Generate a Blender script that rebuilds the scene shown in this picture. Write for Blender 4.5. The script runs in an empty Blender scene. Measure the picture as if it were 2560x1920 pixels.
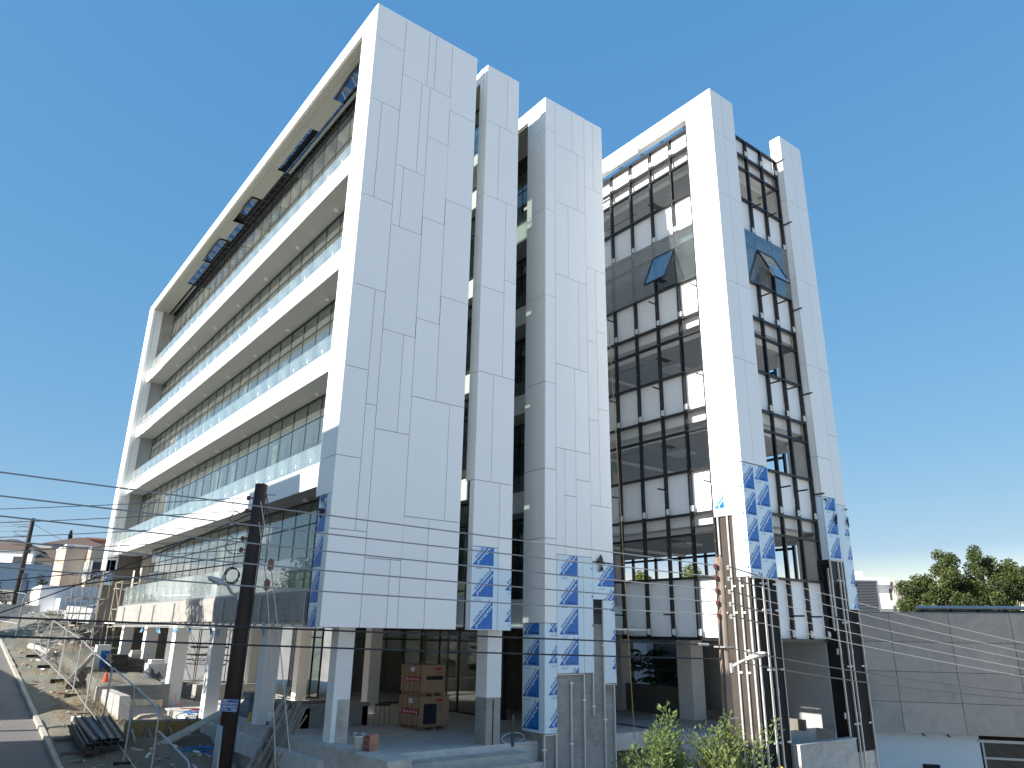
import bpy, bmesh, math, random
from mathutils import Vector, Matrix
random.seed(7)
S = bpy.context.scene
C = S.collection

# ------------------------------------------------------------------ camera
cam_d = bpy.data.cameras.new('camera'); cam = bpy.data.objects.new('camera', cam_d); C.objects.link(cam)
_r = Vector((0.7920990770433614, -0.6101837483518324, 0.015963877798422475))
_d = Vector((0.2076499520938787, 0.24477910358541732, -0.9470821969836248))
_f = Vector((0.5739865412555117, 0.7534978325750031, 0.32059392814323173))
_u, _b = -_d, -_f
cam.matrix_world = Matrix(((_r.x, _u.x, _b.x, -8.04413), (_r.y, _u.y, _b.y, -18.34865), (_r.z, _u.z, _b.z, -0.08045), (0, 0, 0, 1)))
cam_d.sensor_width = 36; cam_d.lens = 36*1844.36/2560; cam_d.clip_start = .05; cam_d.clip_end = 6000
S.camera = cam
# ------------------------------------------------------------------ light
SUN = Vector((-1.0, .079, .50)).normalized()          # towards the sun
elev = math.asin(SUN.z); az = math.atan2(SUN.x, SUN.y)
W = bpy.data.worlds.new('World'); S.world = W; W.use_nodes = True
nt = W.node_tree; nt.nodes.clear()
sky = nt.nodes.new('ShaderNodeTexSky'); sky.sky_type = 'NISHITA'; sky.sun_disc = False
sky.sun_elevation = elev; sky.sun_rotation = az; sky.air_density = 1.0; sky.dust_density = .7; sky.ozone_density = 2.5; sky.altitude = 2500
bg = nt.nodes.new('ShaderNodeBackground'); bg.inputs['Strength'].default_value = .143
wo = nt.nodes.new('ShaderNodeOutputWorld')
gam = nt.nodes.new('ShaderNodeGamma'); gam.inputs[1].default_value = .55
hsv = nt.nodes.new('ShaderNodeHueSaturation'); hsv.inputs['Saturation'].default_value = 1.5; hsv.inputs['Hue'].default_value = .503
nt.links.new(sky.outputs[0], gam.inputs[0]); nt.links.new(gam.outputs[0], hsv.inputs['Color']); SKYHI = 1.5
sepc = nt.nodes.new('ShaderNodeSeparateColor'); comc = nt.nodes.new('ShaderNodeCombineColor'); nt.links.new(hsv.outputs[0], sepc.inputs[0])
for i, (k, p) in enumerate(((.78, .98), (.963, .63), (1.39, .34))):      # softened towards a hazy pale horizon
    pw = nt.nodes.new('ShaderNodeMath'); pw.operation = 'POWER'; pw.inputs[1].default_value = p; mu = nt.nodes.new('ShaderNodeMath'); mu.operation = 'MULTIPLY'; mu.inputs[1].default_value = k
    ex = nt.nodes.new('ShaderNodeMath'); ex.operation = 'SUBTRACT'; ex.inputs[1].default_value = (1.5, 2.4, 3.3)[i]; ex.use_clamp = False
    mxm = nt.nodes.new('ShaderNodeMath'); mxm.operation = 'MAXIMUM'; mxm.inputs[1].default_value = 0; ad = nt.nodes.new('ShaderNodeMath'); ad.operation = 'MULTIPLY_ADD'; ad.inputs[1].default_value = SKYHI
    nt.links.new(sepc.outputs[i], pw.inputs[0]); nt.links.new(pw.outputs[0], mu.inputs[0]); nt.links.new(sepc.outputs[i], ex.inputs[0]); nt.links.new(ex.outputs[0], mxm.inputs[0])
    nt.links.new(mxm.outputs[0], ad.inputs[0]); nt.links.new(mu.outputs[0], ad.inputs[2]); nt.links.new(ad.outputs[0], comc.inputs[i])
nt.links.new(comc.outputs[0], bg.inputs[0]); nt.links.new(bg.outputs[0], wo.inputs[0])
sd = bpy.data.lights.new('sun', 'SUN'); sd.energy = 3.5; sd.angle = math.radians(.53); sd.color = (1, .95, .86)
so = bpy.data.objects.new('sun', sd); C.objects.link(so); so.rotation_euler = SUN.to_track_quat('Z', 'Y').to_euler(); so.location = (-30, 10, 40)
S.view_settings.view_transform = 'Standard'; S.view_settings.look = 'None'; S.view_settings.exposure = 1.52; S.view_settings.gamma = 1
try: S.view_settings.use_curve_mapping = False
except Exception: pass
S.cycles.max_bounces = 8; S.cycles.transparent_max_bounces = 24; S.cycles.glossy_bounces = 4; S.cycles.diffuse_bounces = 4

# ------------------------------------------------------------------ materials
MATS = {}
def mat(name, col, rough=.6, metal=0., spec=.5, var=0., noise=None, bump=0., bscale=40., stain=None, coat=0.):
    """noise=(scale, amount) mottles; stain=(col, scale, lo, hi); var = brightness change from piece to piece"""
    if name in MATS: return MATS[name]
    m = bpy.data.materials.new(name); m.use_nodes = True; t = m.node_tree; n = t.nodes; L = t.links
    p = n['Principled BSDF']; p.inputs['Roughness'].default_value = rough; p.inputs['Metallic'].default_value = metal
    p.inputs['Specular IOR Level'].default_value = spec; p.inputs['Coat Weight'].default_value = coat
    rgb = n.new('ShaderNodeRGB'); rgb.outputs[0].default_value = (*col, 1); out = rgb.outputs[0]
    tc = n.new('ShaderNodeTexCoord')
    if stain:
        nz = n.new('ShaderNodeTexNoise'); nz.inputs['Scale'].default_value = stain[1]; nz.inputs['Detail'].default_value = 6; nz.inputs['Roughness'].default_value = .65
        L.new(tc.outputs['Object'], nz.inputs['Vector'])
        mr = n.new('ShaderNodeMapRange'); mr.inputs[1].default_value = stain[2]; mr.inputs[2].default_value = stain[3]
        L.new(nz.outputs[0], mr.inputs[0])
        mx = n.new('ShaderNodeMix'); mx.data_type = 'RGBA'; L.new(mr.outputs[0], mx.inputs[0]); L.new(out, mx.inputs[6]); mx.inputs[7].default_value = (*stain[0], 1); out = mx.outputs[2]
    f = None
    if noise:
        nz = n.new('ShaderNodeTexNoise'); nz.inputs['Scale'].default_value = noise[0]; nz.inputs['Detail'].default_value = 8; nz.inputs['Roughness'].default_value = .7
        if len(noise) > 2:
            mp = n.new('ShaderNodeMapping'); mp.inputs['Scale'].default_value = noise[2]; L.new(tc.outputs['Object'], mp.inputs[0]); L.new(mp.outputs[0], nz.inputs['Vector'])
        else: L.new(tc.outputs['Object'], nz.inputs['Vector'])
        mr = n.new('ShaderNodeMapRange'); mr.inputs[1].default_value = .3; mr.inputs[2].default_value = .7; mr.inputs[3].default_value = 1-noise[1]; mr.inputs[4].default_value = 1+noise[1]
        L.new(nz.outputs[0], mr.inputs[0]); f = mr.outputs[0]
    if var:
        oi = n.new('ShaderNodeObjectInfo'); mr = n.new('ShaderNodeMapRange'); mr.inputs[3].default_value = 1-var; mr.inputs[4].default_value = 1+var
        L.new(oi.outputs['Random'], mr.inputs[0])
        if f:
            q = n.new('ShaderNodeMath'); q.operation = 'MULTIPLY'; L.new(f, q.inputs[0]); L.new(mr.outputs[0], q.inputs[1]); f = q.outputs[0]
        else: f = mr.outputs[0]
    if f:
        vm = n.new('ShaderNodeVectorMath'); vm.operation = 'SCALE'; L.new(out, vm.inputs[0]); L.new(f, vm.inputs['Scale']); out = vm.outputs[0]
    L.new(out, p.inputs['Base Color'])
    if bump:
        nz = n.new('ShaderNodeTexNoise'); nz.inputs['Scale'].default_value = bscale; nz.inputs['Detail'].default_value = 5; L.new(tc.outputs['Object'], nz.inputs['Vector'])
        b = n.new('ShaderNodeBump'); b.inputs['Strength'].default_value = bump; b.inputs['Distance'].default_value = .02; L.new(nz.outputs[0], b.inputs['Height']); L.new(b.outputs[0], p.inputs['Normal'])
    MATS[name] = m; return m
def glass(name, tint, base=.05, power=4.5, gl=(1, 1, 1), sky_sheen=0., dcol=(.7, .74, .72)):
    m = bpy.data.materials.new(name); m.use_nodes = True; t = m.node_tree; n = t.nodes; L = t.links; n.clear()
    tr = n.new('ShaderNodeBsdfTransparent'); tr.inputs[0].default_value = (*tint, 1)
    g = n.new('ShaderNodeBsdfGlossy'); g.inputs['Roughness'].default_value = .0; g.inputs[0].default_value = (*gl, 1)
    lw = n.new('ShaderNodeLayerWeight'); lw.inputs[0].default_value = .5
    pw = n.new('ShaderNodeMath'); pw.operation = 'POWER'; pw.inputs[1].default_value = power; L.new(lw.outputs['Facing'], pw.inputs[0])
    ma = n.new('ShaderNodeMath'); ma.operation = 'MULTIPLY_ADD'; ma.inputs[1].default_value = 1-base; ma.inputs[2].default_value = base; L.new(pw.outputs[0], ma.inputs[0])
    mx = n.new('ShaderNodeMixShader'); L.new(ma.outputs[0], mx.inputs[0]); L.new(tr.outputs[0], mx.inputs[1]); L.new(g.outputs[0], mx.inputs[2])
    o = n.new('ShaderNodeOutputMaterial'); last = mx.outputs[0]
    if sky_sheen:  # mottled pale mix, imitating the paler sky reflected in the glass
        df = n.new('ShaderNodeBsdfDiffuse'); df.inputs[0].default_value = (*dcol, 1); tc = n.new('ShaderNodeTexCoord'); nz = n.new('ShaderNodeTexNoise'); nz.inputs['Scale'].default_value = 1.3; nz.inputs['Detail'].default_value = 6; L.new(tc.outputs['Object'], nz.inputs['Vector'])
        mr = n.new('ShaderNodeMapRange'); mr.inputs[1].default_value = .3; mr.inputs[2].default_value = .7; mr.inputs[3].default_value = sky_sheen*.5; mr.inputs[4].default_value = sky_sheen*1.5; L.new(nz.outputs[0], mr.inputs[0])
        m2 = n.new('ShaderNodeMixShader'); L.new(mr.outputs[0], m2.inputs[0]); L.new(last, m2.inputs[1]); L.new(df.outputs[0], m2.inputs[2]); last = m2.outputs[0]
    L.new(last, o.inputs[0]); MATS[name] = m; return m
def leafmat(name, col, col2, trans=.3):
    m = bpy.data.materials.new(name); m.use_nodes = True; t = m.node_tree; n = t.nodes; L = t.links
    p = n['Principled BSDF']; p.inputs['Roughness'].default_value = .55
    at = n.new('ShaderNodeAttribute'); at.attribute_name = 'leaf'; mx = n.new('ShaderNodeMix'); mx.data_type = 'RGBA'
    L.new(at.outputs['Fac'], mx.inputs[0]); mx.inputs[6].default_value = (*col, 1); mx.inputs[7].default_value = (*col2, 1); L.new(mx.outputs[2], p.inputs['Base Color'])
    tl = n.new('ShaderNodeBsdfTranslucent'); L.new(mx.outputs[2], tl.inputs[0]); ms = n.new('ShaderNodeMixShader'); ms.inputs[0].default_value = trans
    L.new(p.outputs[0], ms.inputs[1]); L.new(tl.outputs[0], ms.inputs[2]); L.new(ms.outputs[0], n['Material Output'].inputs[0]); MATS[name] = m; return m

WHITE = mat('white_panel', (.87, .87, .86), .38, var=.018, noise=(.6, .012), coat=.15)
SPANM = mat('spandrel_white', (.92, .92, .91), .5, var=.02, noise=(.8, .02))
WPAINT = mat('white_render', (.80, .79, .77), .75, noise=(1.2, .05), bump=.15, bscale=60)
FILM = mat('pale_film', (.66, .79, .87), .32, var=.02, noise=(2.5, .03))
FILMW = mat('clear_film', (.70, .76, .79), .3, noise=(2.5, .04))
FBLUE = mat('blue_print', (.006, .15, .50), .35)
FPALE = mat('pale_print', (.76, .86, .92), .4)
GAP = mat('panel_gap', (.045, .045, .048), .8)
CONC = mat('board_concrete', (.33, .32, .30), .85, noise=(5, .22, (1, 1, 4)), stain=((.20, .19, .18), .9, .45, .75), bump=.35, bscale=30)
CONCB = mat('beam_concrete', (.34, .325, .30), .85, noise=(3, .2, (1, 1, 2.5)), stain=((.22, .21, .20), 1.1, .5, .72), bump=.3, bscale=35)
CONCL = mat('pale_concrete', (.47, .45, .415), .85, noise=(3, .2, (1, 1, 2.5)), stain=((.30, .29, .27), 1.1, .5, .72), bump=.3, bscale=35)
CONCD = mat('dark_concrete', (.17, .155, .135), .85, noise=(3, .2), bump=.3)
FLOORC = mat('terrace_concrete', (.56, .55, .535), .8, noise=(2, .14), stain=((.62, .60, .56), .5, .5, .7), bump=.12, bscale=25)
BLACK = mat('black_aluminium', (.012, .012, .014), .38)
BLACKM = mat('black_membrane', (.016, .015, .015), .75, spec=.2, noise=(1.5, .3), bump=.1, bscale=12)
SUNMEMB = mat('sunlit_membrane', (.062, .050, .041), .5, spec=.3, noise=(.9, .3), bump=.08, bscale=9)  # black membrane with the brown of the sun on it put into its colour
GALV = mat('galvanised', (.44, .45, .45), .42, metal=.6, noise=(8, .08))
ALU = mat('aluminium_rail', (.56, .56, .55), .4, metal=.35)
SOFFIT = mat('soffit_board', (.50, .49, .47), .75, noise=(.8, .05))
BEIGE = mat('soffit_panel', (.47, .455, .395), .5, var=.03)
CEIL = mat('ceiling_board', (.56, .55, .535), .8, noise=(.9, .08))
PLASTER = mat('interior_plaster', (.66, .635, .60), .85, noise=(1.4, .1))
GREYPL = mat('grey_plaster', (.34, .35, .35), .85, noise=(9, .05), bump=.15, bscale=90)
DARK = mat('dark_void', (.02, .02, .022), .9)
WGLASS = glass('window_glass', (.70, .75, .72), .08, 4.2, sky_sheen=.05)
RGLASS = glass('railing_glass', (.85, .91, .90), .10, 3.6, gl=(.95, .97, .96), sky_sheen=.10, dcol=(.68, .74, .74))
CGLASS = glass('curtain_glass', (.58, .66, .70), .16, 3.6, sky_sheen=.05)
LAMPW = mat('white_plastic', (.75, .75, .72), .4)
POLED = mat('creosoted_wood', (.035, .022, .018), .7, noise=(14, .35, (1, 1, .12)), bump=.4, bscale=30)
POLEB = mat('bare_pole_wood', (.25, .19, .145), .75, noise=(14, .28, (1, 1, .1)), stain=((.14, .10, .075), 2.2, .5, .7), bump=.4, bscale=30)
PLANK = mat('weathered_plank', (.36, .325, .28), .85, var=.25, noise=(6, .25, (1, 1, 1)), bump=.3)
PLYY = mat('yellow_plywood', (.40, .24, .07), .7, noise=(4, .2))
CARD = mat('cardboard', (.36, .25, .155), .8, var=.06, noise=(3, .06))
RED = mat('red_print', (.42, .025, .03), .6)
REDP = mat('red_plastic', (.60, .05, .03), .45)
BLUEP = mat('blue_hose', (.03, .20, .48), .4)
REDH = mat('red_hose', (.20, .03, .035), .45)
BRICK = mat('clay_brick', (.40, .19, .13), .8, var=.08, noise=(10, .12))
STEELB = mat('rusty_tube', (.10, .075, .06), .6, noise=(12, .3))
TUBEP = mat('pale_tube', (.42, .36, .29), .6, noise=(12, .2))
WIRE = mat('cable_black', (.03, .03, .034), .5)
WIREG = mat('cable_grey', (.26, .26, .27), .5)
WIREP = mat('cable_bare', (.22, .21, .21), .45, metal=.4)
PORC = mat('insulator_brown', (.16, .06, .05), .3)
PORG = mat('insulator_grey', (.33, .33, .33), .35)
LAMPG = mat('lamp_housing', (.46, .47, .47), .5, noise=(6, .08))
LAMPC = mat('lamp_cream', (.55, .54, .49), .5, noise=(6, .1))
SIGN = mat('sign_blue', (.02, .10, .33), .4)
SIGNW = mat('sign_white', (.75, .78, .82), .5)
GREYPAN = mat('grey_concrete_panel', (.54, .435, .36), .8, var=.10, noise=(2.2, .10), stain=((.40, .34, .295), .6, .5, .75), bump=.12, bscale=25)
ROOFT = mat('roof_tile', (.13, .085, .065), .8, noise=(5, .2))
HOUSE = mat('house_render', (.34, .30, .26), .85, noise=(.8, .08))
HOUSEP = mat('house_beige', (.46, .37, .29), .85, noise=(.5, .08))
HOUSEB = mat('house_blue', (.30, .40, .50), .8, noise=(.5, .06))
HOUSEW = mat('house_white', (.78, .78, .78), .8, noise=(.5, .04))
WINDK = mat('far_window', (.05, .06, .07), .2)
TARP = mat('torn_film_dark', (.03, .03, .035), .35)
ROPE = mat('guy_rope', (.50, .47, .42), .7)
STONEK = mat('kerb_concrete', (.42, .38, .32), .85, var=.08, noise=(6, .12), bump=.3)
YEL = mat('flower_yellow', (.75, .55, .03), .6)
SAND = mat('sand', (.40, .34, .26), .95, noise=(4, .15), bump=.6, bscale=30)

# ------------------------------------------------------------------ helpers
def link(name, me, parent=None):
    o = bpy.data.objects.new(name, me); C.objects.link(o)
    if parent is not None:
        o.parent = parent
        if parent.name in WORLDP: o.matrix_parent_inverse = Matrix.Translation(-parent.location)
    return o
WORLDP = set()          # things whose parts are modelled in site coordinates
CUBE_F = ((0, 3, 2, 1), (4, 5, 6, 7), (0, 1, 5, 4), (1, 2, 6, 5), (2, 3, 7, 6), (3, 0, 4, 7))
class MB:
    def __init__(s): s.v = []; s.f = []; s.m = []; s.mi = 0
    def raw(s, vs, fs):
        k = len(s.v); s.v += [tuple(v) for v in vs]; s.f += [tuple(i+k for i in f) for f in fs]; s.m += [s.mi]*len(fs); return s
    def box(s, x0, x1, y0, y1, z0, z1):
        return s.raw([(x0, y0, z0), (x1, y0, z0), (x1, y1, z0), (x0, y1, z0), (x0, y0, z1), (x1, y0, z1), (x1, y1, z1), (x0, y1, z1)], CUBE_F)
    def hexa(s, pts): return s.raw(pts, CUBE_F)
    def bar(s, a, b, w, h=None, up=(0, 0, 1)):
        a, b = Vector(a), Vector(b); h = h or w; d = (b-a).normalized(); u = Vector(up)
        if abs(d.dot(u)) > .98: u = Vector((1, 0, 0))
        sx = d.cross(u).normalized()*(w/2); sy = sx.cross(d).normalized()*(h/2)
        return s.raw([a-sx-sy, a+sx-sy, a+sx+sy, a-sx+sy, b-sx-sy, b+sx-sy, b+sx+sy, b-sx+sy], CUBE_F)
    def tube(s, pts, r, n=6, r2=None, cap=True):
        pts = [Vector(p) for p in pts]; N = len(pts); rings = []
        u = None
        for i, p in enumerate(pts):
            d = (pts[min(i+1, N-1)]-pts[max(i-1, 0)]).normalized()
            if u is None:
                u = d.orthogonal().normalized()
            else:
                u = (u-d*u.dot(d)).normalized()
            w = d.cross(u); rr = r if r2 is None else r+(r2-r)*i/max(N-1, 1)
            rings.append([p+(u*math.cos(2*math.pi*k/n)+w*math.sin(2*math.pi*k/n))*rr for k in range(n)])
        vs = [q for R in rings for q in R]; fs = []
        for i in range(N-1):
            for k in range(n): fs.append((i*n+k, i*n+(k+1) % n, (i+1)*n+(k+1) % n, (i+1)*n+k))
        if cap: fs += [tuple(range(n))[::-1], tuple(range((N-1)*n, N*n))]
        return s.raw(vs, fs)
    def lathe(s, base, prof, n=12):
        b = Vector(base); vs = []; fs = []
        for r, z in prof:
            for k in range(n): vs.append(b+Vector((r*math.cos(2*math.pi*k/n), r*math.sin(2*math.pi*k/n), z)))
        for i in range(len(prof)-1):
            for k in range(n): fs.append((i*n+k, i*n+(k+1) % n, (i+1)*n+(k+1) % n, (i+1)*n+k))
        fs += [tuple(range(n))[::-1], tuple(range((len(prof)-1)*n, len(prof)*n))]
        return s.raw(vs, fs)
    def mesh(s, name, *mats):
        me = bpy.data.meshes.new(name); me.from_pydata(s.v, [], s.f); me.validate()
        for m in mats: me.materials.append(m)
        if len(mats) > 1: me.polygons.foreach_set('material_index', s.m[:len(me.polygons)])
        me.update(); return me
    def build(s, name, mats, parent=None, smooth=False):
        mats = mats if isinstance(mats, (list, tuple)) else [mats]
        me = s.mesh(name, *mats)
        if smooth:
            me.polygons.foreach_set('use_smooth', [True]*len(me.polygons))
        return link(name, me, parent)
def each(mb, name, m, parent, kind=None):
    """every box of the mesh as an object of its own"""
    out = []
    for k in range(0, len(mb.v), 8):
        b = MB(); b.raw(mb.v[k:k+8], CUBE_F); out.append(b.build(name, m, parent))
    return out
def shift(mb, d):
    d = Vector(d); mb.v = [tuple(Vector(v)+d) for v in mb.v]; return mb
def smooth(pts, n=5):
    P = [Vector(p) for p in pts]; out = []
    for i in range(len(P)-1):
        a, b, c, d = P[max(i-1, 0)], P[i], P[i+1], P[min(i+2, len(P)-1)]
        for k in range(n):
            t = k/n; out.append(.5*((2*b)+(c-a)*t+(2*a-5*b+4*c-d)*t*t+(3*b-a-3*c+d)*t**3))
    return out+[P[-1]]
def bx(name, m, parent, *b):
    o = MB().box(*b).build(name, m, parent); return o
def tag(o, label, cat, group=None, kind=None):
    if label: o['label'] = label
    if cat: o['category'] = cat
    if group: o['group'] = group
    if kind: o['kind'] = kind
    return o
def thing(name, loc, label, cat, group=None, rz=0, world=False):
    o = bpy.data.objects.new(name, None); o.empty_display_size = .2; C.objects.link(o); o.location = loc; o.rotation_euler = (0, 0, rz)
    if world: WORLDP.add(o.name)
    return tag(o, label, cat, group)
def copy_tree(o, parent=None):
    c = o.copy(); C.objects.link(c)
    if parent is not None: c.parent = parent
    for ch in list(o.children): copy_tree(ch, c)
    return c
def structure(name, mb, m):
    o = mb.build(name, m); o['kind'] = 'structure'; return o
def text_mesh(txt, size, bold=.0, shear=0., align='LEFT'):
    cu = bpy.data.curves.new('lettering', 'FONT'); cu.body = txt; cu.size = size; cu.offset = bold; cu.shear = shear; cu.align_x = align; cu.resolution_u = 2
    o = bpy.data.objects.new('lettering', cu); C.objects.link(o); bpy.context.view_layer.update()
    me = bpy.data.meshes.new_from_object(o.evaluated_get(bpy.context.evaluated_depsgraph_get()))
    bpy.data.objects.remove(o); return me
def gz(x, y):
    """natural ground: street climbing along +y"""
    yy = max(-22., y); z = -4.57+.111*min(yy, 60)
    if yy > 60: z += .075*(min(yy, 220)-60)
    return z

# ================================================================== ground, road, sky is the world
def terrain(name, xs, ys, fz, m):
    mb = MB(); nx, ny = len(xs), len(ys)
    vs = [(x, y, fz(x, y)) for y in ys for x in xs]
    fs = [(j*nx+i, j*nx+i+1, (j+1)*nx+i+1, (j+1)*nx+i) for j in range(ny-1) for i in range(nx-1)]
    mb.raw(vs, fs); o = structure(name, mb, m)
    o.data.polygons.foreach_set('use_smooth', [True]*len(o.data.polygons)); return o
def _gm():
    m = bpy.data.materials.new('gravel_verge'); m.use_nodes = True; t = m.node_tree; n = t.nodes; L = t.links
    p = n['Principled BSDF']; p.inputs['Roughness'].default_value = .95; p.inputs['Specular IOR Level'].default_value = .2
    tc = n.new('ShaderNodeTexCoord')
    a = n.new('ShaderNodeTexNoise'); a.inputs['Scale'].default_value = .45; a.inputs['Detail'].default_value = 9; a.inputs['Roughness'].default_value = .62; L.new(tc.outputs['Object'], a.inputs['Vector'])
    r = n.new('ShaderNodeValToRGB'); L.new(a.outputs[0], r.inputs[0])
    e = r.color_ramp.elements; e[0].position = .38; e[0].color = (.225, .235, .205, 1); e[1].position = .66; e[1].color = (.30, .225, .15, 1)
    k = r.color_ramp.elements.new(.52); k.color = (.26, .25, .21, 1)
    b = n.new('ShaderNodeTexVoronoi'); b.inputs['Scale'].default_value = 48; L.new(tc.outputs['Object'], b.inputs['Vector'])
    hs = n.new('ShaderNodeMapRange'); hs.inputs[3].default_value = .62; hs.inputs[4].default_value = 1.3; L.new(b.outputs['Color'], hs.inputs[0])
    vm = n.new('ShaderNodeVectorMath'); vm.operation = 'SCALE'; L.new(r.outputs[0], vm.inputs[0]); L.new(hs.outputs[0], vm.inputs['Scale']); L.new(vm.outputs[0], p.inputs['Base Color'])
    bp = n.new('ShaderNodeBump'); bp.inputs['Strength'].default_value = .8; bp.inputs['Distance'].default_value = .04; L.new(b.outputs['Distance'], bp.inputs['Height']); L.new(bp.outputs[0], p.inputs['Normal'])
    MATS['gravel_verge'] = m; return m
GRAVEL = _gm()
ASPH = mat('asphalt', (.165, .152, .145), .9, noise=(22, .2), stain=((.20, .175, .15), .35, .5, .68), bump=.3, bscale=70)
DRY = mat('dry_earth', (.50, .47, .42), .95, noise=(.4, .25), bump=.2)
rg = random.Random(3)
bumps = [(rg.uniform(-3.8, .3), rg.uniform(6, 34), rg.uniform(.3, 1.0), rg.uniform(.02, .16)) for _ in range(70)]
mounds = [(-1.6, 36, 2.2, .7), (-.2, 38.5, 2.5, 1.0), (-2.6, 39, 1.5, .45), (.6, 34.5, 1.2, .5), (-.9, 33, 1.3, .35)]
def gsite(x, y):
    z = gz(x, y)
    if -1.75 < x and 8.6 < y < 15.6: z = -3.45+.02*(y-8.6)                    # the trench beside the terrace
    if -1.85 < x and 15.6 <= y < 33: z = -2.27+(y-15.4)*.07                   # made-up ground behind the retaining wall
    for bx_, by, r, h in bumps:
        d2 = ((x-bx_)**2+(y-by)**2)/(r*r)
        if d2 < 4: z += h*math.exp(-d2*1.6)
    for bx_, by, r, h in mounds:
        d2 = ((x-bx_)**2+(y-by)**2)/(r*r)
        if d2 < 5: z += h*math.exp(-d2*1.2)
    return z+.02*math.sin(7*x+3*y)*math.sin(5*y-2*x)
fr = lambda a, b, n: [a+(b-a)*i/n for i in range(n+1)]
terrain('verge', fr(-4.0, .45, 44), fr(-24, 4, 14)[:-1]+fr(4, 42, 190), gsite, GRAVEL)
# the wide ground sheet, a little below the modelled surfaces and dropped under the building
def gwide(x, y):
    z = gz(x, y)-.12
    if .3 < x < 24 and -8 < y < 42: z = min(z, -5.2)
    if x > 24 or y > 42: z -= .25
    if x > 20: z -= 7*min(1, (x-20)/22)*max(0, min(1, (60-y)/40)) if x < 300 else 0
    r = math.hypot(x, y)
    if r > 150: z += max(0, min(1, (y-60)/400))*18*(.5+.5*math.sin(x*.011+1.3)*math.cos(y*.006))
    return z
ax = [-3000, -1200, -600, -300, -150, -80, -45, -25, -11.5, -8, -4.3, -1, .3, .31, 6, 12, 18, 23.9, 24, 40, 70, 120, 250, 500, 1200, 3000]
ay = [-3000, -1000, -300, -120, -60, -30, -22, -15, -8.01, -8, 0, 8, 16, 24, 32, 41.9, 42, 50, 60, 80, 110, 150, 220, 350, 600, 1200, 3000]
terrain('ground', ax, ay, gwide, DRY)
terrain('road', [-10.6, -9, -7, -5.5, -4.14], fr(-24, 90, 76), lambda x, y: gz(x, y)-.06+.03*math.exp(-((x+7.3)/2)**2), ASPH)
terrain('far_pavement', [-13.2, -12, -10.7], fr(-24, 90, 40), lambda x, y: gz(x, y)+.07, CONCL)
kerb = structure('kerb', MB().hexa([(-4.14, -24, gz(0, -24)-.3), (-4.0, -24, gz(0, -24)-.3), (-4.0, 90, gz(0, 90)-.3), (-4.14, 90, gz(0, 90)-.3), (-4.14, -24, gz(0, -24)-.09), (-4.0, -24, gz(0, -24)-.09), (-4.0, 90, gz(0, 90)-.09), (-4.14, 90, gz(0, 90)-.09)]), STONEK)
km = MB().hexa([(-4.145, 0, -.25), (-3.99, 0, -.25), (-3.99, .985, -.25+.985*.111), (-4.145, .985, -.25+.985*.111), (-4.135, 0, .06), (-4.0, 0, .06), (-4.0, .985, .06+.985*.111), (-4.135, .985, .06+.985*.111)]).mesh('kerb_stone', STONEK)
for k in range(44):
    o = link('kerb_stone', km, kerb); o.location = (rg.uniform(-.008, .008), 2+k, gz(0, 2+k)+rg.uniform(-.01, .01))

# ================================================================== the office building
B = thing('office_building', (2, 4, -3.1), 'unfinished white office block with slab-like fins, glass balconies and a black-framed glazed corner tower', 'building', world=True)
g2 = .0085
def fpanel(parent, m, axis, plane, a0, a1, z0, z1, t=.04, side=-1):
    """cladding panel: axis 'y' = faces -y at y=plane (a is x); axis 'x' = faces -x at x=plane (a is y)"""
    if axis == 'y': b = (a0+g2, a1-g2, plane, plane+t, z0+g2, z1-g2)
    else: b = (plane, plane+t, a0+g2, a1-g2, z0+g2, z1-g2)
    return bx('facade_panel', m, parent, *b)
# ---- printed film tile -------------------------------------------------
TW, TH = .80, .90
_t1 = text_mesh('etalbond', .205, .002, .12); _t2 = text_mesh('etalbond', .205, .002, .12)
def _tile():
    bm = bmesh.new(); th = math.radians(45.5)
    def add_poly(pts, mi):
        f = bm.faces.new([bm.verts.new((x, y, 0)) for x, y in pts]); f.material_index = mi
    add_poly([(0, .0), (TW, .0), (TW, .83)], 0)
    add_poly([(.36, .055), (.70, .055), (.70, .072), (.36, .072)], 1)
    add_poly([(.30, .03), (.70, .03), (.70, .036), (.30, .036)], 1)
    add_poly([(.10, .80), (.36, .80), (.36, .815), (.10, .815)], 0)
    add_poly([(.10, .86), (.40, .86), (.40, .865), (.10, .865)], 0)
    def add_text(me, mi, M):
        tmp = bmesh.new(); tmp.from_mesh(me); tmp.transform(M)
        mp = {v: bm.verts.new((v.co.x, v.co.y, .003)) for v in tmp.verts}
        for f in tmp.faces:
            try: q = bm.faces.new([mp[v] for v in f.verts]); q.material_index = mi
            except ValueError: pass
        tmp.free()
    w = max(v.co.x for v in _t1.vertices); sc = .84/w
    R = Matrix.Rotation(th, 4, 'Z'); Sc = Matrix.Diagonal((sc, .70, 1, 1))
    add_text(_t1, 0, Matrix.Translation((.112, .170, 0)) @ R @ Sc)
    add_text(_t2, 1, Matrix.Translation((.738, .680, 0)) @ Matrix.Rotation(th+math.pi, 4, 'Z') @ Sc)
    return bm
TILE = _tile()
def tile_bm(u0, u1, v0, v1):
    bm = TILE.copy()
    for co, no in (((u0, 0, 0), (-1, 0, 0)), ((u1, 0, 0), (1, 0, 0)), ((0, v0, 0), (0, -1, 0)), ((0, v1, 0), (0, 1, 0))):
        bmesh.ops.bisect_plane(bm, geom=bm.verts[:]+bm.edges[:]+bm.faces[:], plane_co=co, plane_no=no, clear_outer=True)
    return bm
FULLTILE = None
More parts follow.
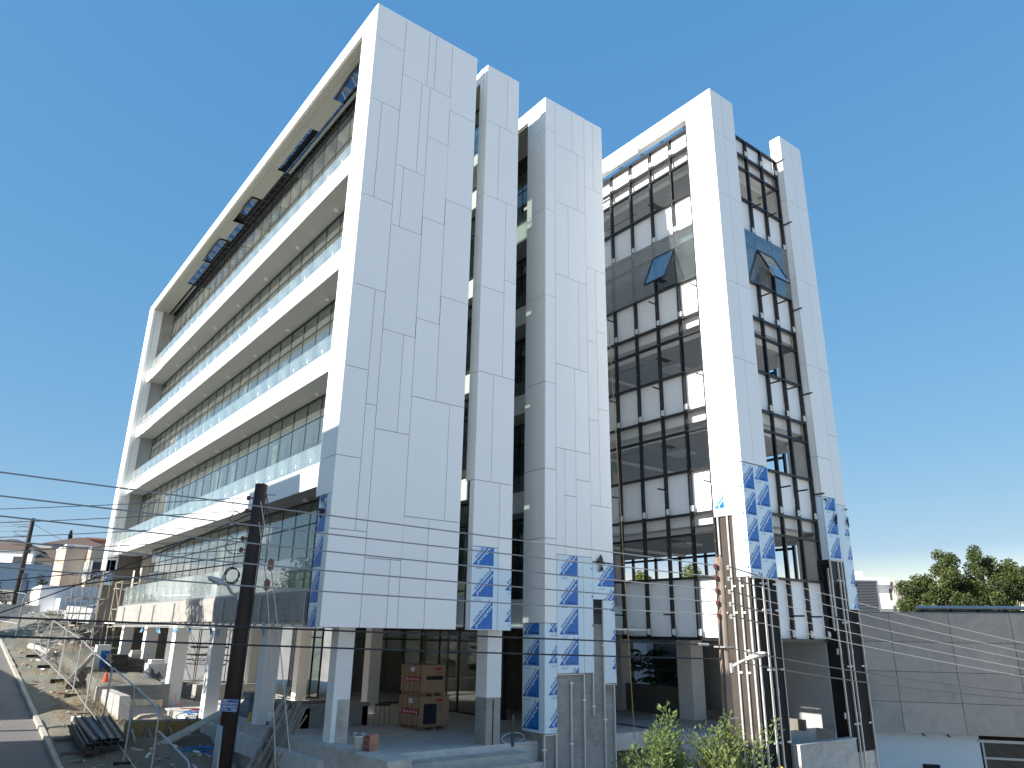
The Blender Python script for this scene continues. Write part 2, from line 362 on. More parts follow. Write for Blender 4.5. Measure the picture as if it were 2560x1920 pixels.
def film_print(parent, frame, u, v, u0=0, u1=TW, v0=-.01, v1=TH):
    """frame: Matrix taking (u,v,0) to site space; one printed repeat at (u,v), clipped to the panel"""
    global FULLTILE
    if u0 <= 0 and u1 >= TW and v0 <= 0 and v1 >= TH:
        if FULLTILE is None:
            FULLTILE = bpy.data.meshes.new('film_print'); TILE.to_mesh(FULLTILE)
            for m in (FBLUE, FPALE): FULLTILE.materials.append(m)
        me = FULLTILE
    else:
        bm = tile_bm(u0, u1, v0, v1)
        if not bm.faces: return
        me = bpy.data.meshes.new('film_print'); bm.to_mesh(me); bm.free()
        for m in (FBLUE, FPALE): me.materials.append(m)
    o = link('film_print', me, parent); o.matrix_local = frame @ Matrix.Translation((u, v, 0)); return o
def frameY(y): return Matrix(((1, 0, 0, 0), (0, 0, -1, y-.0025), (0, 1, 0, 0), (0, 0, 0, 1)))       # faces -y, u = x, v = z
def frameX(x): return Matrix(((0, 0, -1, x-.0025), (-1, 0, 0, 0), (0, 1, 0, 0), (0, 0, 0, 1)))      # faces -x, u = -y, v = z
def frameDn(z): return Matrix(((0, 1, 0, 0), (1, 0, 0, 0), (0, 0, -1, z-.0025), (0, 0, 0, 1)))      # faces down, u = y, v = x
def film_col(panel, frame, ua, pa0, pa1, pz0, pz1, zref):
    """column of repeats whose triangles start at u=ua; panel covers u in [pa0,pa1], z in [pz0,pz1]"""
    k0 = math.floor((pz0-zref)/TH)
    k = k0
    while zref+k*TH < pz1:
        zb = zref+k*TH
        film_print(panel, frame, ua, zb, max(0, pa0+g2-ua), min(TW, pa1-g2-ua), max(0, pz0+g2-zb), min(TH, pz1-g2-zb)) if (max(0, pz0-zb) < min(TH, pz1-zb)) else None
        k += 1
# ---- fins A, B, C ------------------------------------------------------
zB = [(15.27, 14.55), (11.65, 10.97), (8.13, 7.47), (4.58, 3.89)]
TOP = 20.0
coreA = MB().box(.05, 4.03, .05, 1.0, .03, 19.93).box(.05, 4.03, 1.0, 31.8, 19.62, 19.93).box(.05, 4.03, 30.75, 31.85, 4.0, 19.62).build('wall', GAP, B)
for p in [(0, 1.1, 18.6, TOP), (0, 1.1, 16.17, 18.6), (0, .445, 12.62, 16.17), (.445, 1.1, 12.62, 16.17), (0, 1.1, 9.57, 12.62), (0, .755, 7.01, 9.57), (.755, 1.1, 6.02, 9.57), (0, .755, 4.43, 7.01), (.755, 1.1, 2.46, 6.02), (0, .755, 2.46, 4.43), (0, 1.1, 0, 2.46),
          (1.1, 2.04, 17.67, TOP), (2.04, 2.33, 17.67, TOP), (2.33, 3.0, 17.67, TOP), (1.1, 1.86, 14.12, 17.67), (1.86, 2.19, 14.12, 17.67), (1.1, 1.395, 11.93, 14.12), (1.395, 2.19, 11.93, 14.12), (1.1, 2.2, 8.39, 11.93), (1.1, 1.81, 5.35, 8.39), (1.81, 2.21, 5.35, 8.39), (1.1, 2.21, 1.78, 5.35), (1.1, 1.87, 0, 1.78), (1.87, 2.2, 0, 1.78),
          (2.19, 3.01, 15.68, 17.67), (2.19, 3.02, 12.6, 15.68), (2.2, 3.03, 9.06, 12.6), (2.21, 3.04, 6.54, 9.06), (2.21, 3.55, 3.0, 6.54), (3.55, 4.09, 3.0, 6.54), (2.2, 3.03, 0, 3.0), (3.03, 4.09, 0, 3.0),
          (3.0, 4.09, 17.16, TOP), (3.012, 4.09, 13.58, 17.16), (3.03, 4.09, 10.05, 13.58), (3.04, 4.09, 6.54, 10.05)]:
    fpanel(B, WHITE, 'y', 0, *p)
zs = [3.4, 4.43, 7.01, 9.57, 12.62, 16.17, TOP]
for a, b in zip(zs, zs[1:]): fpanel(B, WHITE, 'x', 0, .045, 1.06, a, b)
fpanel(B, FILMW, 'x', 0, .045, .27, 0, 3.4)
pa = fpanel(B, FILM, 'x', 0, .27, .79, 0, 3.4)
pa['label'] = 'cladding strip still under its blue printed film'
film_col(pa, frameX(0), -1.07, -.79, -.27, 0, 3.4, -.30)
torn = MB()
def rag(mb, c, r, seed, n=16, squash=(.35, 1, 1)):
    q = random.Random(seed); c = Vector(c); N = 7
    ring = []
    for i in range(n):
        a0 = Vector((q.gauss(0, r*squash[0]*.6), q.gauss(0, r*squash[1]*.6), q.gauss(0, r*squash[2]*.6)))+c
        ring.append(a0)
    for i in range(n-2): mb.raw([ring[i], ring[i+1], ring[i+2]], [(0, 1, 2)])
rag(torn, (-.05, .5, 3.25), .16, 1); rag(torn, (-.05, .42, 3.0), .13, 2)
torn.build('torn_film', TARP, B)
# the front of the long frame: top beam, far end wall, reveal
for k in range(8): fpanel(B, WHITE, 'x', 0, 1.06+k*3.7, 1.06+(k+1)*3.7 if k < 7 else 30.65, 19.44, TOP)
for a, b in zip([.6, 4.5, 8.13, 11.7, 15.2, TOP], [4.5, 8.13, 11.7, 15.2, TOP]): fpanel(B, WHITE, 'x', 0, 30.65, 31.95, a if a > 3 else 3.0, b)
for a, b in zip([3.0, 7.3, 10.9, 14.5, 16.9], [7.3, 10.9, 14.5, 16.9, 19.44]):
    bx('facade_panel', WHITE, B, .045, .22, 30.6, 30.64, a+g2, b-g2); bx('facade_panel', WHITE, B, .235, .6, 30.6, 30.64, a+g2, b-g2)
pf = bx('facade_panel', FILM, B, .05, .5, 30.6, 30.64, 2.2, 3.6); film_print(pf, Matrix(((1, 0, 0, 0), (0, 0, -1, 30.597), (0, 1, 0, 0), (0, 0, 0, 1))), .05, 2.45, 0, .44, 0, .9)
MB().box(.6, 1.4, 30.64, 30.74, 15.3, 19.4).build('end_wall', CONC, B)
MB().box(.6, 1.4, 30.645, 30.74, 4.0, 14.6).build('end_wall', GREYPL, B)
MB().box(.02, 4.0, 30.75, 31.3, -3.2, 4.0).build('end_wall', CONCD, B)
# balconies
PITCH = 1.2
ys_glass = [1.06]+[2.19+PITCH*k for k in range(23)]+[30.0]
def rail_pane_mesh(w, h, t=.016): return MB().box(-t/2, t/2, .006, w-.006, 0, h).mesh('railing_pane', RGLASS)
def glazing(parent, x, y0, y1, z0, z1, nmod, first=None, th=.75, face=None, xm=.0):
    """window wall on plane x: black frame, panes"""
    f = MB().box(x-.02, x+.06, y0, y1, z0, z0+.05).box(x-.02, x+.06, y0, y1, z1-.07, z1).box(x-.016, x+.05, y0, y1, z1-th-.02, z1-th+.01)
    edges = [y0]+[first+nmod*k for k in range(200) if first+nmod*k < y1-.2]+[y1]
    for e in edges: f.box(x-.012, x+.045, e-.009, e+.009, z0, z1)
    w = f.build('window_frame', BLACK, parent)
    cache = {}
    for a, b in zip(edges, edges[1:]):
        for lo, hi in ((z0+.05, z1-th-.03), (z1-th+.02, z1-.07)):
            key = (round(b-a, 3), round(hi-lo, 3))
            if key not in cache: cache[key] = MB().box(0, .012, .016, b-a-.016, .002, hi-lo-.002).mesh('window_pane', WGLASS)
            o = link('window_pane', cache[key], w); o.location = (x, a, lo)
    return w
lightm = MB().lathe((0, 0, -.09), [(.085, 0), (.09, .01), (.09, .09)], 14).mesh('ceiling_light', LAMPW)
def balcony(ztop, zbot, x0=.40, xg=1.33, y0=1.06, y1=30.6, panel=WHITE, rail_h=.62, rail=True, lights=True, rail_y1=None, mod=1.17, bare=True):
    b = MB().box(x0+.045, xg+.35, y0, y1, zbot+.02, ztop-.02).build('balcony', CONCL, B)
    n = max(1, round((y1-y0)/4)); ye = y1-3.6 if bare else y1
    k = y0
    while k < ye-.1:
        e = min(k+3.9, ye); bx('fascia_panel', panel, b, x0, x0+.04, k+.004, e-.004, zbot, ztop); k = e
    if bare: bx('fascia_panel', panel, b, x0, x0+.04, y1-.9, y1, zbot, ztop)
    bx('soffit', SOFFIT, b, x0+.05, xg-.02, y0, y1, zbot+.005, zbot+.018)
    bx('coping', WHITE, b, x0-.012, x0+.10, y0, y1, ztop-.018, ztop+.012)
    if lights:
        y = 4.35
        while y < y1-1.5:
            o = link('ceiling_light', lightm, b); o.location = (1.04, y, zbot+.005); y += 3.6
    if rail:
        yy = y0; ms = {}
        js = [2.08+mod*i for i in range(40) if 2.08+mod*i < (rail_y1 or y1)-.1]
        js = [y0]+[j for j in js if j > y0+.2]+[rail_y1 or y1]
        for a, c in zip(js, js[1:]):
            w = round(c-a, 3)
            if w not in ms: ms[w] = rail_pane_mesh(w, rail_h+.05)
            o = link('railing_pane', ms[w], b); o.location = (x0+.07, a, ztop-.03)
        st = MB()
        q = random.Random(int(ztop*10))
        for a in js[:-1]:
            if q.random() < .6: st.box(x0+.059, x0+.0615, a+.75, a+.80, ztop+.16, ztop+.29)
        each(st, 'pane_sticker', LAMPW, b)
    return b
bands = zB+[(.97, .16)]
tops = [19.44]+[b[1] for b in zB]
bal = []
for i, (zt, zb_) in enumerate(zB): bal.append(balcony(zt, zb_))
beam = MB().box(.39, 1.9, .8, 27.1, .16, .97).build('edge_beam', CONCB, B)
for k in range(22):
    w = 1.28; y = 1.0+k*1.265
    if y > 25.5: break
    o = link('railing_pane', bpy.data.meshes.get('rail_low') or (lambda me: (setattr(me, 'name', 'rail_low'), me)[1])(rail_pane_mesh(1.255, .98)), beam); o.location = (.43, y, .95)
st = MB()
for k in range(20):
    st.box(.415, .418, 1.55+k*1.265, 1.60+k*1.265, 1.28, 1.46)
each(st, 'pane_sticker', LAMPW, beam)
MB().box(.40, .47, 1.0, 25.9, .97, 1.03).build('railing_shoe', GALV, beam)
for y in (1.9, 5.4, 9.1, 12.4, 15.6, 19.1, 21.7, 25.3):
    bx('bracket_rail', GALV, beam, .335, .385, y-.03, y+.03, .1, .9)
MB().box(.31, .36, .8, 27.1, .0, .035).box(.30, .34, .8, 27.1, -.06, -.03).build('panel_rail', ALU, beam)
rl = MB()
for k in range(34): rl.box(.31, .40, 1.0+k*.78, 1.03+k*.78, .03, .17)
rl.build('rail_hangers', GALV, beam)['kind'] = 'stuff'
tr = MB()
q = random.Random(5)
for y in (4.8, 9.2, 9.9, 13.0, 14.6, 17.6, 20.6):
    tr = MB()
    for s_ in range(2): rag(tr, (.36, y+q.uniform(-.2, .2), -.18), .17, int(y*10)+s_, 12, (.3, 1, .75))
    tr.build('film_scrap', mat('film_scrap', (.16, .36, .58), .3), beam)
# window walls of the long front
glazing(B, 1.33, 1.0, 30.6, 15.25, 19.40, PITCH, 2.16, 1.6)
for i, zt in enumerate([b[0] for b in zB[1:]]): glazing(B, 1.33, 1.0, 30.6, zt-.02, zB[i][1]+.0, PITCH, 2.16)
glazing(B, 1.33, 1.0, 25.7, .97, 3.89, PITCH, 2.16)
# interior of the long block
it = MB()
for z in (14.55, 10.97, 7.47, 3.89): it.box(1.70, 4.0, 1.0, 30.7, z+.03, z+.5)
it.box(1.40, 4.0, 1.0, 27.1, .16, .6)
each(it, 'floor_slab', CEIL, B)
MB().box(3.9, 4.0, 3.6, 30.7, .6, 19.6).build('inner_wall', GREYPL, B)
ic = MB()
for k in range(6):
    for z0, z1 in ((.6, 3.9), (4.4, 7.5), (7.97, 10.98), (11.47, 14.57), (15.0, 19.6)): ic.box(1.75, 2.2, 4.6+k*5.0, 5.05+k*5.0, z0, z1)
each(ic, 'inner_column', CONCL, B)
# pale strips behind the panes, painted stand-ins for reflections of columns
pk = MB(); q = random.Random(11)
for z0, z1 in ((.97, 3.8), (4.6, 7.4), (8.1, 10.9), (11.65, 14.5)):
    for k in range(24):
        if q.random() < .22: pk.box(1.43, 1.435, 2.2+k*PITCH, 2.2+k*PITCH+q.uniform(.3, .9), z0, z1-q.choice((0, .75, .75)))
each(pk, 'pane_reflection', mat('pane_reflection', (.50, .48, .42), .9), B)
# ragged, half finished soffit under the top beam
for k in range(9):
    a = 1.06+k*3.3; b_ = min(a+3.3, 30.6)
    bx('soffit_panel', BEIGE, B, .05, .33, a+.006, b_-.006, 19.405, 19.435)
for a, b_, x1 in ((1.06, 4.7, .55), (4.7, 6.9, .95), (6.9, 10.6, .60), (10.6, 13.4, .92), (13.4, 16.3, .45), (16.3, 18.4, .78), (18.4, 21.6, .48), (21.6, 25.2, .62), (25.2, 30.6, .95)):
    bx('soffit_panel', BEIGE, B, .338, x1, a+.006, b_-.006, 19.405, 19.435)
for a, b_, x0, x1 in ((1.06, 4.7, .555, .95), (4.7, 10.6, .955, 1.02), (6.9, 10.4, .605, .70), (13.6, 15.3, .455, .80), (16.3, 18.4, .785, 1.05), (18.6, 21.4, .485, .88), (21.7, 25.0, .625, .95)):
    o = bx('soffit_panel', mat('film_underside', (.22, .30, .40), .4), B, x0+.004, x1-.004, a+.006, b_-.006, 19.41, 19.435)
    y = a+.1
    while y < b_-.3:
        film_print(o, frameDn(19.41), y, x0, 0, min(TW, b_-y-.02), .0, x1-x0-.005) ; y += .9
for a, b_ in ((1.06, 10.5), (25.2, 30.6)): bx('soffit_edge', GALV, B, 1.06, 1.18, a, b_, 19.39, 19.42)
sb = MB()
for pts in (((.53, 1.1), (.50, 2.0), (.52, 3.2), (.60, 4.2), (.66, 4.6)), ((.46, 13.5), (.44, 14.4), (.50, 15.2), (.74, 15.5)), ((.48, 18.6), (.46, 19.8), (.52, 21.0), (.80, 21.45))):
    MB().tube([(x, y, 19.385+.01*math.sin(9*y)) for x, y in pts], .045, 6).build('torn_film', TARP, B)
vs = MB()
for k in range(46): vs.box(.95, 1.33, 1.3+k*.64, 1.325+k*.64, 19.44, 19.465)
for x in (1.0, 1.22): vs.box(x, x+.02, 1.06, 30.6, 19.48, 19.50)
vs.build('soffit_stud', mat('dark_stud', (.12, .12, .12), .5), B)['kind'] = 'stuff'
MB().box(.05, 3.9, 1.06, 30.6, 19.60, 19.615).build('void_lining', DARK, B)
# ---- fin B ------------------------------------------------------------
MB().box(4.61, 5.99, .05, .40, .03, 19.93).box(4.61, 5.99, .4, 14, 19.6, 19.93).box(5.92, 6.0, 3.2, 14, .1, 19.6).build('wall', GAP, B)
for p in [(4.555, 5.5, 17.54, TOP), (5.5, 6.04, 17.54, TOP), (4.555, 5.16, 14.44, 17.54), (5.16, 6.04, 14.44, 17.54), (4.555, 5.53, 10.9, 14.44), (5.53, 6.04, 11.4, 14.44), (4.555, 5.53, 7.88, 10.9), (5.53, 6.04, 7.88, 11.4), (4.555, 5.18, 4.36, 7.88), (5.18, 6.04, 4.36, 7.88), (4.555, 5.53, 2.37, 4.36), (5.53, 6.04, 1.75, 4.36)]: fpanel(B, WHITE, 'y', 0, *p)
pb = fpanel(B, FILM, 'y', 0, 4.555, 5.53, 0, 2.37); pb['label'] = 'panel wrapped in blue printed film'
film_col(pb, frameY(0), 4.585, 4.555, 5.36, 0, 2.37, .03)
pb = fpanel(B, FILM, 'y', 0, 5.53, 6.04, 0, 1.75); film_col(pb, frameY(0), 5.79, 5.53, 6.04, 0, 1.75, .25)
for a, b_ in zip([0, 4.36, 7.88, 10.9, 14.44, 17.54], [4.36, 7.88, 10.9, 14.44, 17.54, TOP]):
    fpanel(B, WHITE, 'x', 4.555, .045, .24, a, b_)
    if a > 4: bx('facade_panel', WHITE, B, 4.535, 4.575, .25, .43, a+g2, b_-g2)
for k in range(4): fpanel(B, WHITE, 'x', 4.555, .43+k*3.5, .43+(k+1)*3.5, 19.44, TOP)
bx('soffit_panel', BEIGE, B, 4.6, 5.9, .43, 14, 19.40, 19.43)
for zt, zb_ in bands:
    b = MB().box(4.99, 5.92, .43, 14, zb_+.02, zt).build('balcony', CONCL, B); bx('fascia_panel', WHITE, b, 4.955, 4.985, .43, 14, zb_, zt+.01); bx('soffit', SOFFIT, b, 4.99, 5.9, .43, 14, zb_, zb_+.015)
for lo, hi in zip([.97]+[b[0] for b in zB][::-1], [b[1] for b in zB][::-1]+[19.4]):
    glazing(B, 5.3, .45, 9.0, lo, hi, 1.5, 1.9, .75); bx('inner_wall', PLASTER, B, 5.86, 5.91, 3.2, 9, lo, hi)
# ---- fin C ------------------------------------------------------------
MB().box(7.41, 10.35, .05, 1.05, .26, 19.93).box(7.41, 10.35, 1.05, 14, 19.6, 19.93).build('wall', GAP, B)
MB().box(7.42, 10.36, .07, 1.05, -5.6, .26).build('concrete_wall', CONC, B)
for p in [(7.355, 7.835, 18.56, TOP), (7.355, 7.835, 14.98, 18.56), (7.355, 7.835, 11.44, 14.98), (7.355, 7.835, 8.15, 11.44), (7.355, 7.835, 5.12, 8.15), (7.355, 7.845, 2.85, 5.12), (7.355, 7.855, .25, 2.85),
          (7.835, 8.745, 18.05, TOP), (8.745, 9.385, 18.05, TOP), (7.835, 8.99, 15.48, 18.05), (8.99, 9.385, 15.48, 18.05), (7.835, 8.485, 12.43, 15.48), (8.485, 9.385, 12.43, 15.48), (7.835, 8.965, 8.92, 12.43), (8.965, 9.385, 8.92, 12.43), (7.84, 8.73, 5.9, 8.92), (8.73, 9.385, 5.9, 8.92), (7.845, 8.24, 2.37, 5.9), (8.24, 8.735, 4.32, 5.9), (8.24, 8.735, 2.37, 4.32), (8.735, 9.395, 4.92, 5.9), (8.735, 9.405, 2.37, 4.92),
          (9.385, 9.865, 16.76, TOP), (9.865, 10.405, 16.76, TOP), (9.385, 10.405, 13.2, 16.76), (9.385, 9.86, 10.18, 13.2), (9.86, 10.405, 10.67, 13.2), (9.385, 9.86, 7.18, 10.18), (9.86, 10.405, 7.65, 10.67), (9.395, 9.865, 4.13, 7.18), (9.865, 10.405, 4.13, 7.65), (9.405, 10.405, 2.25, 4.13)]: fpanel(B, WHITE, 'y', 0, *p)
pc = fpanel(B, FILM, 'y', 0, 7.355, 7.86, -2.88, .25); film_col(pc, frameY(0), 7.50, 7.355, 7.86, -2.88, .25, -2.72)
pc = fpanel(B, FILM, 'x', 7.355, .045, 1.08, -2.88, .25); film_col(pc, frameX(7.355), -1.06, -1.08, -.045, -2.88, .25, -2.80)
pc = fpanel(B, FILM, 'y', 0, 7.86, 8.755, -1.22, 2.37); film_col(pc, frameY(0), 7.945, 7.86, 8.755, -1.22, 2.37, -1.0+.02)
fpanel(B, FILM, 'y', 0, 8.755, 9.0, -1.22, 2.37); pc = fpanel(B, FILM, 'y', 0, 9.0, 9.43, -1.22, 2.37); film_col(pc, frameY(0), 9.33, 9.0, 9.43, -1.22, 2.37, -.72)
pc = fpanel(B, FILM, 'y', 0, 9.43, 10.42, 1.03, 2.22); film_col(pc, frameY(0), 9.62, 9.43, 10.42, 1.03, 2.25, 1.46-.9)
pc = fpanel(B, FILM, 'y', 0, 9.885, 10.42, -1.55, 1.03); film_col(pc, frameY(0), 10.2, 9.885, 10.42, -1.55, 1.03, -1.12)
bx('wall_niche', DARK, B, 9.46, 9.84, .035, .065, .58, 1.02)
torn = MB(); rag(torn, (9.72, -.07, 2.22), .17, 8, 14, (1, .35, .9)); rag(torn, (9.8, -.07, 2.05), .14, 9, 10, (.8, .3, 1.2)); torn.build('torn_film', TARP, B)
hs = [.25, 2.85, 5.12, 8.15, 11.44, 14.98, 18.56, TOP]
for i, (a, b_) in enumerate(zip(hs, hs[1:])):
    m_ = .30 if i in (1, 2, 3, 5) else .88
    if i == 6: m_ = .86
    fpanel(B, WHITE, 'x', 7.355, .045, m_, a, b_); fpanel(B, WHITE, 'x', 7.355, m_, 1.10, a, b_ if i < 6 else 19.44)
for k in range(4): fpanel(B, WHITE, 'x', 7.355, (.87 if k == 0 else 1.1)+k*3.3*(k > 0), 1.1+(k+1)*3.3, 19.44, TOP)
for k in range(3):
    for j in range(2): bx('soffit_panel', BEIGE, B, 7.42+j*.62, 8.02+j*.62, 1.12+k*2.6, 3.70+k*2.6, 19.40, 19.43)
for i, (zt, zb_) in enumerate(bands):
    b = MB().box(7.80, 9.2, 1.1, 14, zb_+.02, zt).build('balcony', CONCL, B); bx('fascia_panel', WHITE, b, 7.765, 7.795, 1.1, 14, zb_, zt+.01); bx('soffit', SOFFIT, b, 7.80, 8.69, 1.1, 14, zb_, zb_+.015); bx('coping', WHITE, b, 7.75, 7.87, 1.1, 14, zt+.01, zt+.04)
    if i < 4:
        o = bx('railing_pane', RGLASS, b, 7.83, 7.845, 1.12, 4.0, zt+.04, zt+.62)
for lo, hi in zip([.97]+[b[0] for b in zB][::-1], [b[1] for b in zB][::-1]+[18.6]):
    glazing(B, 8.69, 1.1, 9.0, lo, hi, 1.35, 1.75, .8)
MB().box(9.9, 10.3, 1.1, 14, .1, 19.5).build('inner_wall', PLASTER, B)
ic = MB()
for k in range(4): ic.box(8.95, 9.35, 2.2+k*2.4, 2.75+k*2.4, .1, 19.4)
each(ic, 'inner_column', PLASTER, B)
# rails on the bare concrete of fin C
for x, z0, z1 in ((8.44, -5.5, -1.45), (8.98, -5.5, -1.24), (9.38, -2.45, -1.24), (9.86, -5.5, 1.0), (7.36, -5.5, -2.9), (7.83, -5.5, -2.9), (10.3, -5.5, -1.56)):
    r = MB().box(x-.022, x+.022, -.01, .062, z0, z1)
    r.build('panel_rail', ALU, B)
cl = MB()
for x, z in ((8.44, -1.5), (8.98, -2.0), (9.38, -2.2), (9.86, -2.6), (9.86, -.4), (8.44, -3.2), (7.36, -3.3)): cl.box(x-.07, x+.07, -.016, .05, z-.02, z+.02)
cl.build('rail_clips', LAMPW, B)['kind'] = 'stuff'
MB().box(7.84, 8.98, -.002, .05, -1.26, -1.232).box(7.35, 7.87, -.02, .05, -2.925, -2.89).box(9.88, 10.43, -.004, .05, -1.585, -1.56).build('panel_edge', ALU, B)
# white cladding on the hidden right-hand sides of the fins
for x, y1 in ((4.045, 1.06), (6.0, .43), (10.36, 1.1)):
    hz = [0 if x < 10 else -1.5, 4.4, 7.9, 11.4, 14.9, 17.5, TOP]
    for a, b_ in zip(hz, hz[1:]): bx('facade_panel', WHITE, B, x, x+.04, .045, y1, a+g2, b_-g2)
bx('inner_wall', WPAINT, B, 10.31, 10.35, 1.1, 14, .2, 19.5)
# ---- corner tower ------------------------------------------------------
XD, YD, HD_ = 13.48, -3.27, 21.52
MB().box(XD+.06, 14.95, YD+.06, -2.0, 1.9, HD_-.06).box(XD+.06, 13.82, -2.0, 10, 20.9, HD_-.06).box(18.50, 20.08, YD+.06, -2.75, 1.9, HD_-.06).build('wall', GAP, B)
for a, b_ in zip([9.62, 12.75, 16.6, 19.45], [12.75, 16.6, 19.45, HD_]):
    fpanel(B, WHITE, 'x', XD, YD+.045, -1.96, a, b_); fpanel(B, WHITE, 'y', YD, XD, 14.22, a, b_); fpanel(B, WHITE, 'y', YD, 14.22, 15.01, a, b_)
fpanel(B, WHITE, 'x', XD, YD+.045, -2.71, 5.72, 9.62); fpanel(B, WHITE, 'x', XD, -2.71, -1.96, 5.0, 9.62)
pd = fpanel(B, FILM, 'x', XD, -2.42, -1.96, 3.95, 5.0); film_col(pd, frameX(XD), 2.0, 1.96, 2.42, 3.95, 5.0, 4.2)
fpanel(B, WHITE, 'x', XD, -2.71, -2.42, 3.95, 5.0)
pd = fpanel(B, FILM, 'x', XD, YD+.045, -2.71, 1.84, 5.72); film_col(pd, frameX(XD), 3.13, 2.71, 3.225, 1.84, 5.72, 2.10)
fpanel(B, WHITE, 'y', YD, XD, 14.22, 5.72, 9.62); fpanel(B, WHITE, 'y', YD, 14.22, 15.01, 5.72, 9.62)
pd = fpanel(B, FILM, 'y', YD, XD, 14.12, 1.84, 5.70); film_col(pd, frameY(YD), 13.33, XD, 14.12, 1.84, 5.70, 2.10)
pd = fpanel(B, FILM, 'y', YD, 14.12, 15.01, 1.84, 5.70); film_col(pd, frameY(YD), 14.17, 14.12, 15.0, 1.84, 5.70, 1.58)
bx('panel_edge', ALU, B, XD-.01, 15.02, YD-.012, YD+.05, 1.80, 1.835)
bx('panel_edge', ALU, B, XD-.01, XD+.05, -2.72, -1.95, 3.915, 3.945)
for k in range(4): fpanel(B, WHITE, 'x', XD, -1.96+k*3.2, -1.96+(k+1)*3.2, 20.84, HD_)
for k in range(4): bx('soffit_panel', WHITE, B, XD+.045, 13.82, -1.95+k*3.2, 1.24+k*3.2, 20.80, 20.838)
bx('loose_sheet', FILMW, B, XD-.05, XD-.035, .75, 2.6, 20.62, 21.1)
# bare membrane shafts below the cladding
sh_ = MB().box(XD+.055, 14.95, YD+.075, -2.0, -6.2, 3.92); sh_.mi = 1; sh_.raw([(XD+.05, YD+.08, -6.2), (XD+.05, -2.0, -6.2), (XD+.05, -2.0, 3.92), (XD+.05, YD+.08, 3.92)], [(0, 3, 2, 1)]); sh_.build('membrane_shaft', [BLACKM, SUNMEMB], B)  # left face takes the sunlit colour, the rest stays black
for y, zt in ((-2.12, 3.93), (-2.52, 3.93), (-2.84, 1.82), (-3.13, 1.82)):
    r = MB().box(XD-.035, XD+.015, y-.03, y+.03, -6.2, zt).build('panel_rail', ALU, B); r2 = MB().box(XD+.015, XD+.045, y-.012, y+.012, -6.2, zt).build('rail_web', BLACK, r)
for x in (13.60, 14.11, 14.40):
    r = MB().box(x-.028, x+.028, YD-.02, YD+.03, -6.2, 1.8)
    for z in (.75, -1.7, -3.9): r.box(x-.036, x+.036, YD-.026, YD+.02, z-.1, z+.1)
    r.build('panel_rail', ALU, B)
bx('corner_flashing', GALV, B, 14.93, 14.965, YD+.05, YD+.09, -5.9, 1.8)
cl = MB()
for z in (1.65, .8, -1.05, -3.2, -4.2):
    for x in (14.11, 14.40, 14.85): cl.box(x-.10, x+.06, YD+.02, YD+.072, z-.03, z+.03)
    for y in (-2.12, -2.52, -2.84): cl.box(XD-.0, XD+.05, y-.12, y-.03, z-.13, z-.07)
cl.build('rail_clips', LAMPW, B)['kind'] = 'stuff'
# pier E
for p in [(18.44, 19.3, 18.2, HD_), (19.3, 20.11, 18.2, HD_), (18.44, 19.3, 14.38, 18.2), (19.3, 20.11, 14.38, 18.2), (18.44, 19.35, 10.5, 14.38), (19.35, 20.11, 10.5, 14.38), (18.44, 19.4, 6.65, 10.5), (19.4, 20.11, 7.7, 10.5), (18.44, 19.4, 5.1, 6.65), (19.4, 20.11, 4.9, 7.7)]: fpanel(B, WHITE, 'y', YD, *p)
for a, b_ in zip([5.1, 6.65, 10.5, 14.38, 18.2], [6.65, 10.5, 14.38, 18.2, HD_]): fpanel(B, WHITE, 'x', 18.44, YD+.045, -2.75, a, b_)
fpanel(B, FILM, 'x', 18.44, YD+.045, -2.75, 2.72, 5.1)
pe = fpanel(B, FILM, 'y', YD, 18.44, 19.42, 2.72, 5.1); film_col(pe, frameY(YD), 18.5, 18.44, 19.36, 2.72, 5.1, 2.80)
pe = fpanel(B, FILM, 'y', YD, 19.42, 20.11, .97, 4.9); film_col(pe, frameY(YD), 19.72, 19.42, 20.11, .97, 4.0, 1.02)
torn = MB(); torn = [MB() for _ in range(5)]; rag(torn[0], (18.55, YD-.06, 4.95), .14, 21, 14, (1.2, .3, .6)); rag(torn[1], (19.15, YD-.05, 4.3), .16, 22, 16, (.6, .3, 2)); rag(torn[2], (19.95, YD-.06, 4.75), .14, 23, 12, (1, .3, .6)); rag(torn[3], (19.98, YD-.05, 4.25), .13, 24, 12, (.5, .3, 2)); rag(torn[4], (20.05, YD-.05, 1.9), .1, 25, 8, (.4, .3, 1.4)); [t_.build('torn_film', TARP, B) for t_ in torn]
bx('panel_edge', ALU, B, 18.43, 19.43, YD-.012, YD+.05, 2.685, 2.715)
MB().box(18.48, 20.08, YD+.07, -2.74, -3.8, 3.0).build('membrane_shaft', BLACKM, B)
MB().box(18.40, 18.475, -2.72, 4, -3.1, -.15).build('wall', GREYPL, B)
MB().box(18.50, 20.06, YD+.08, -1.0, -6.2, -3.8).build('plinth', CONCL, B)
for x, z0, z1 in ((18.46, -3.8, 2.7), (19.0, -6, 2.68), (19.24, -6, 2.68), (20.05, -6, .95), (18.25, .2, 2.4)):
    r = MB().box(x-.025, x+.025, YD-.01, YD+.04, z0, z1)
    for z in (1.9, -.5, -2.6): r.box(x-.033, x+.033, YD-.016, YD+.03, z-.1, z+.1)
    r.build('panel_rail', ALU if x < 20 and x > 18.3 else GALV, B)
cl = MB()
for z in (2.0, .5, -1.0, -2.9):
    for x in (19.0, 19.24, 20.0): cl.box(x-.12, x+.10, YD+.03, YD+.068, z-.025, z+.025)
cl.build('rail_clips', LAMPW, B)['kind'] = 'stuff'
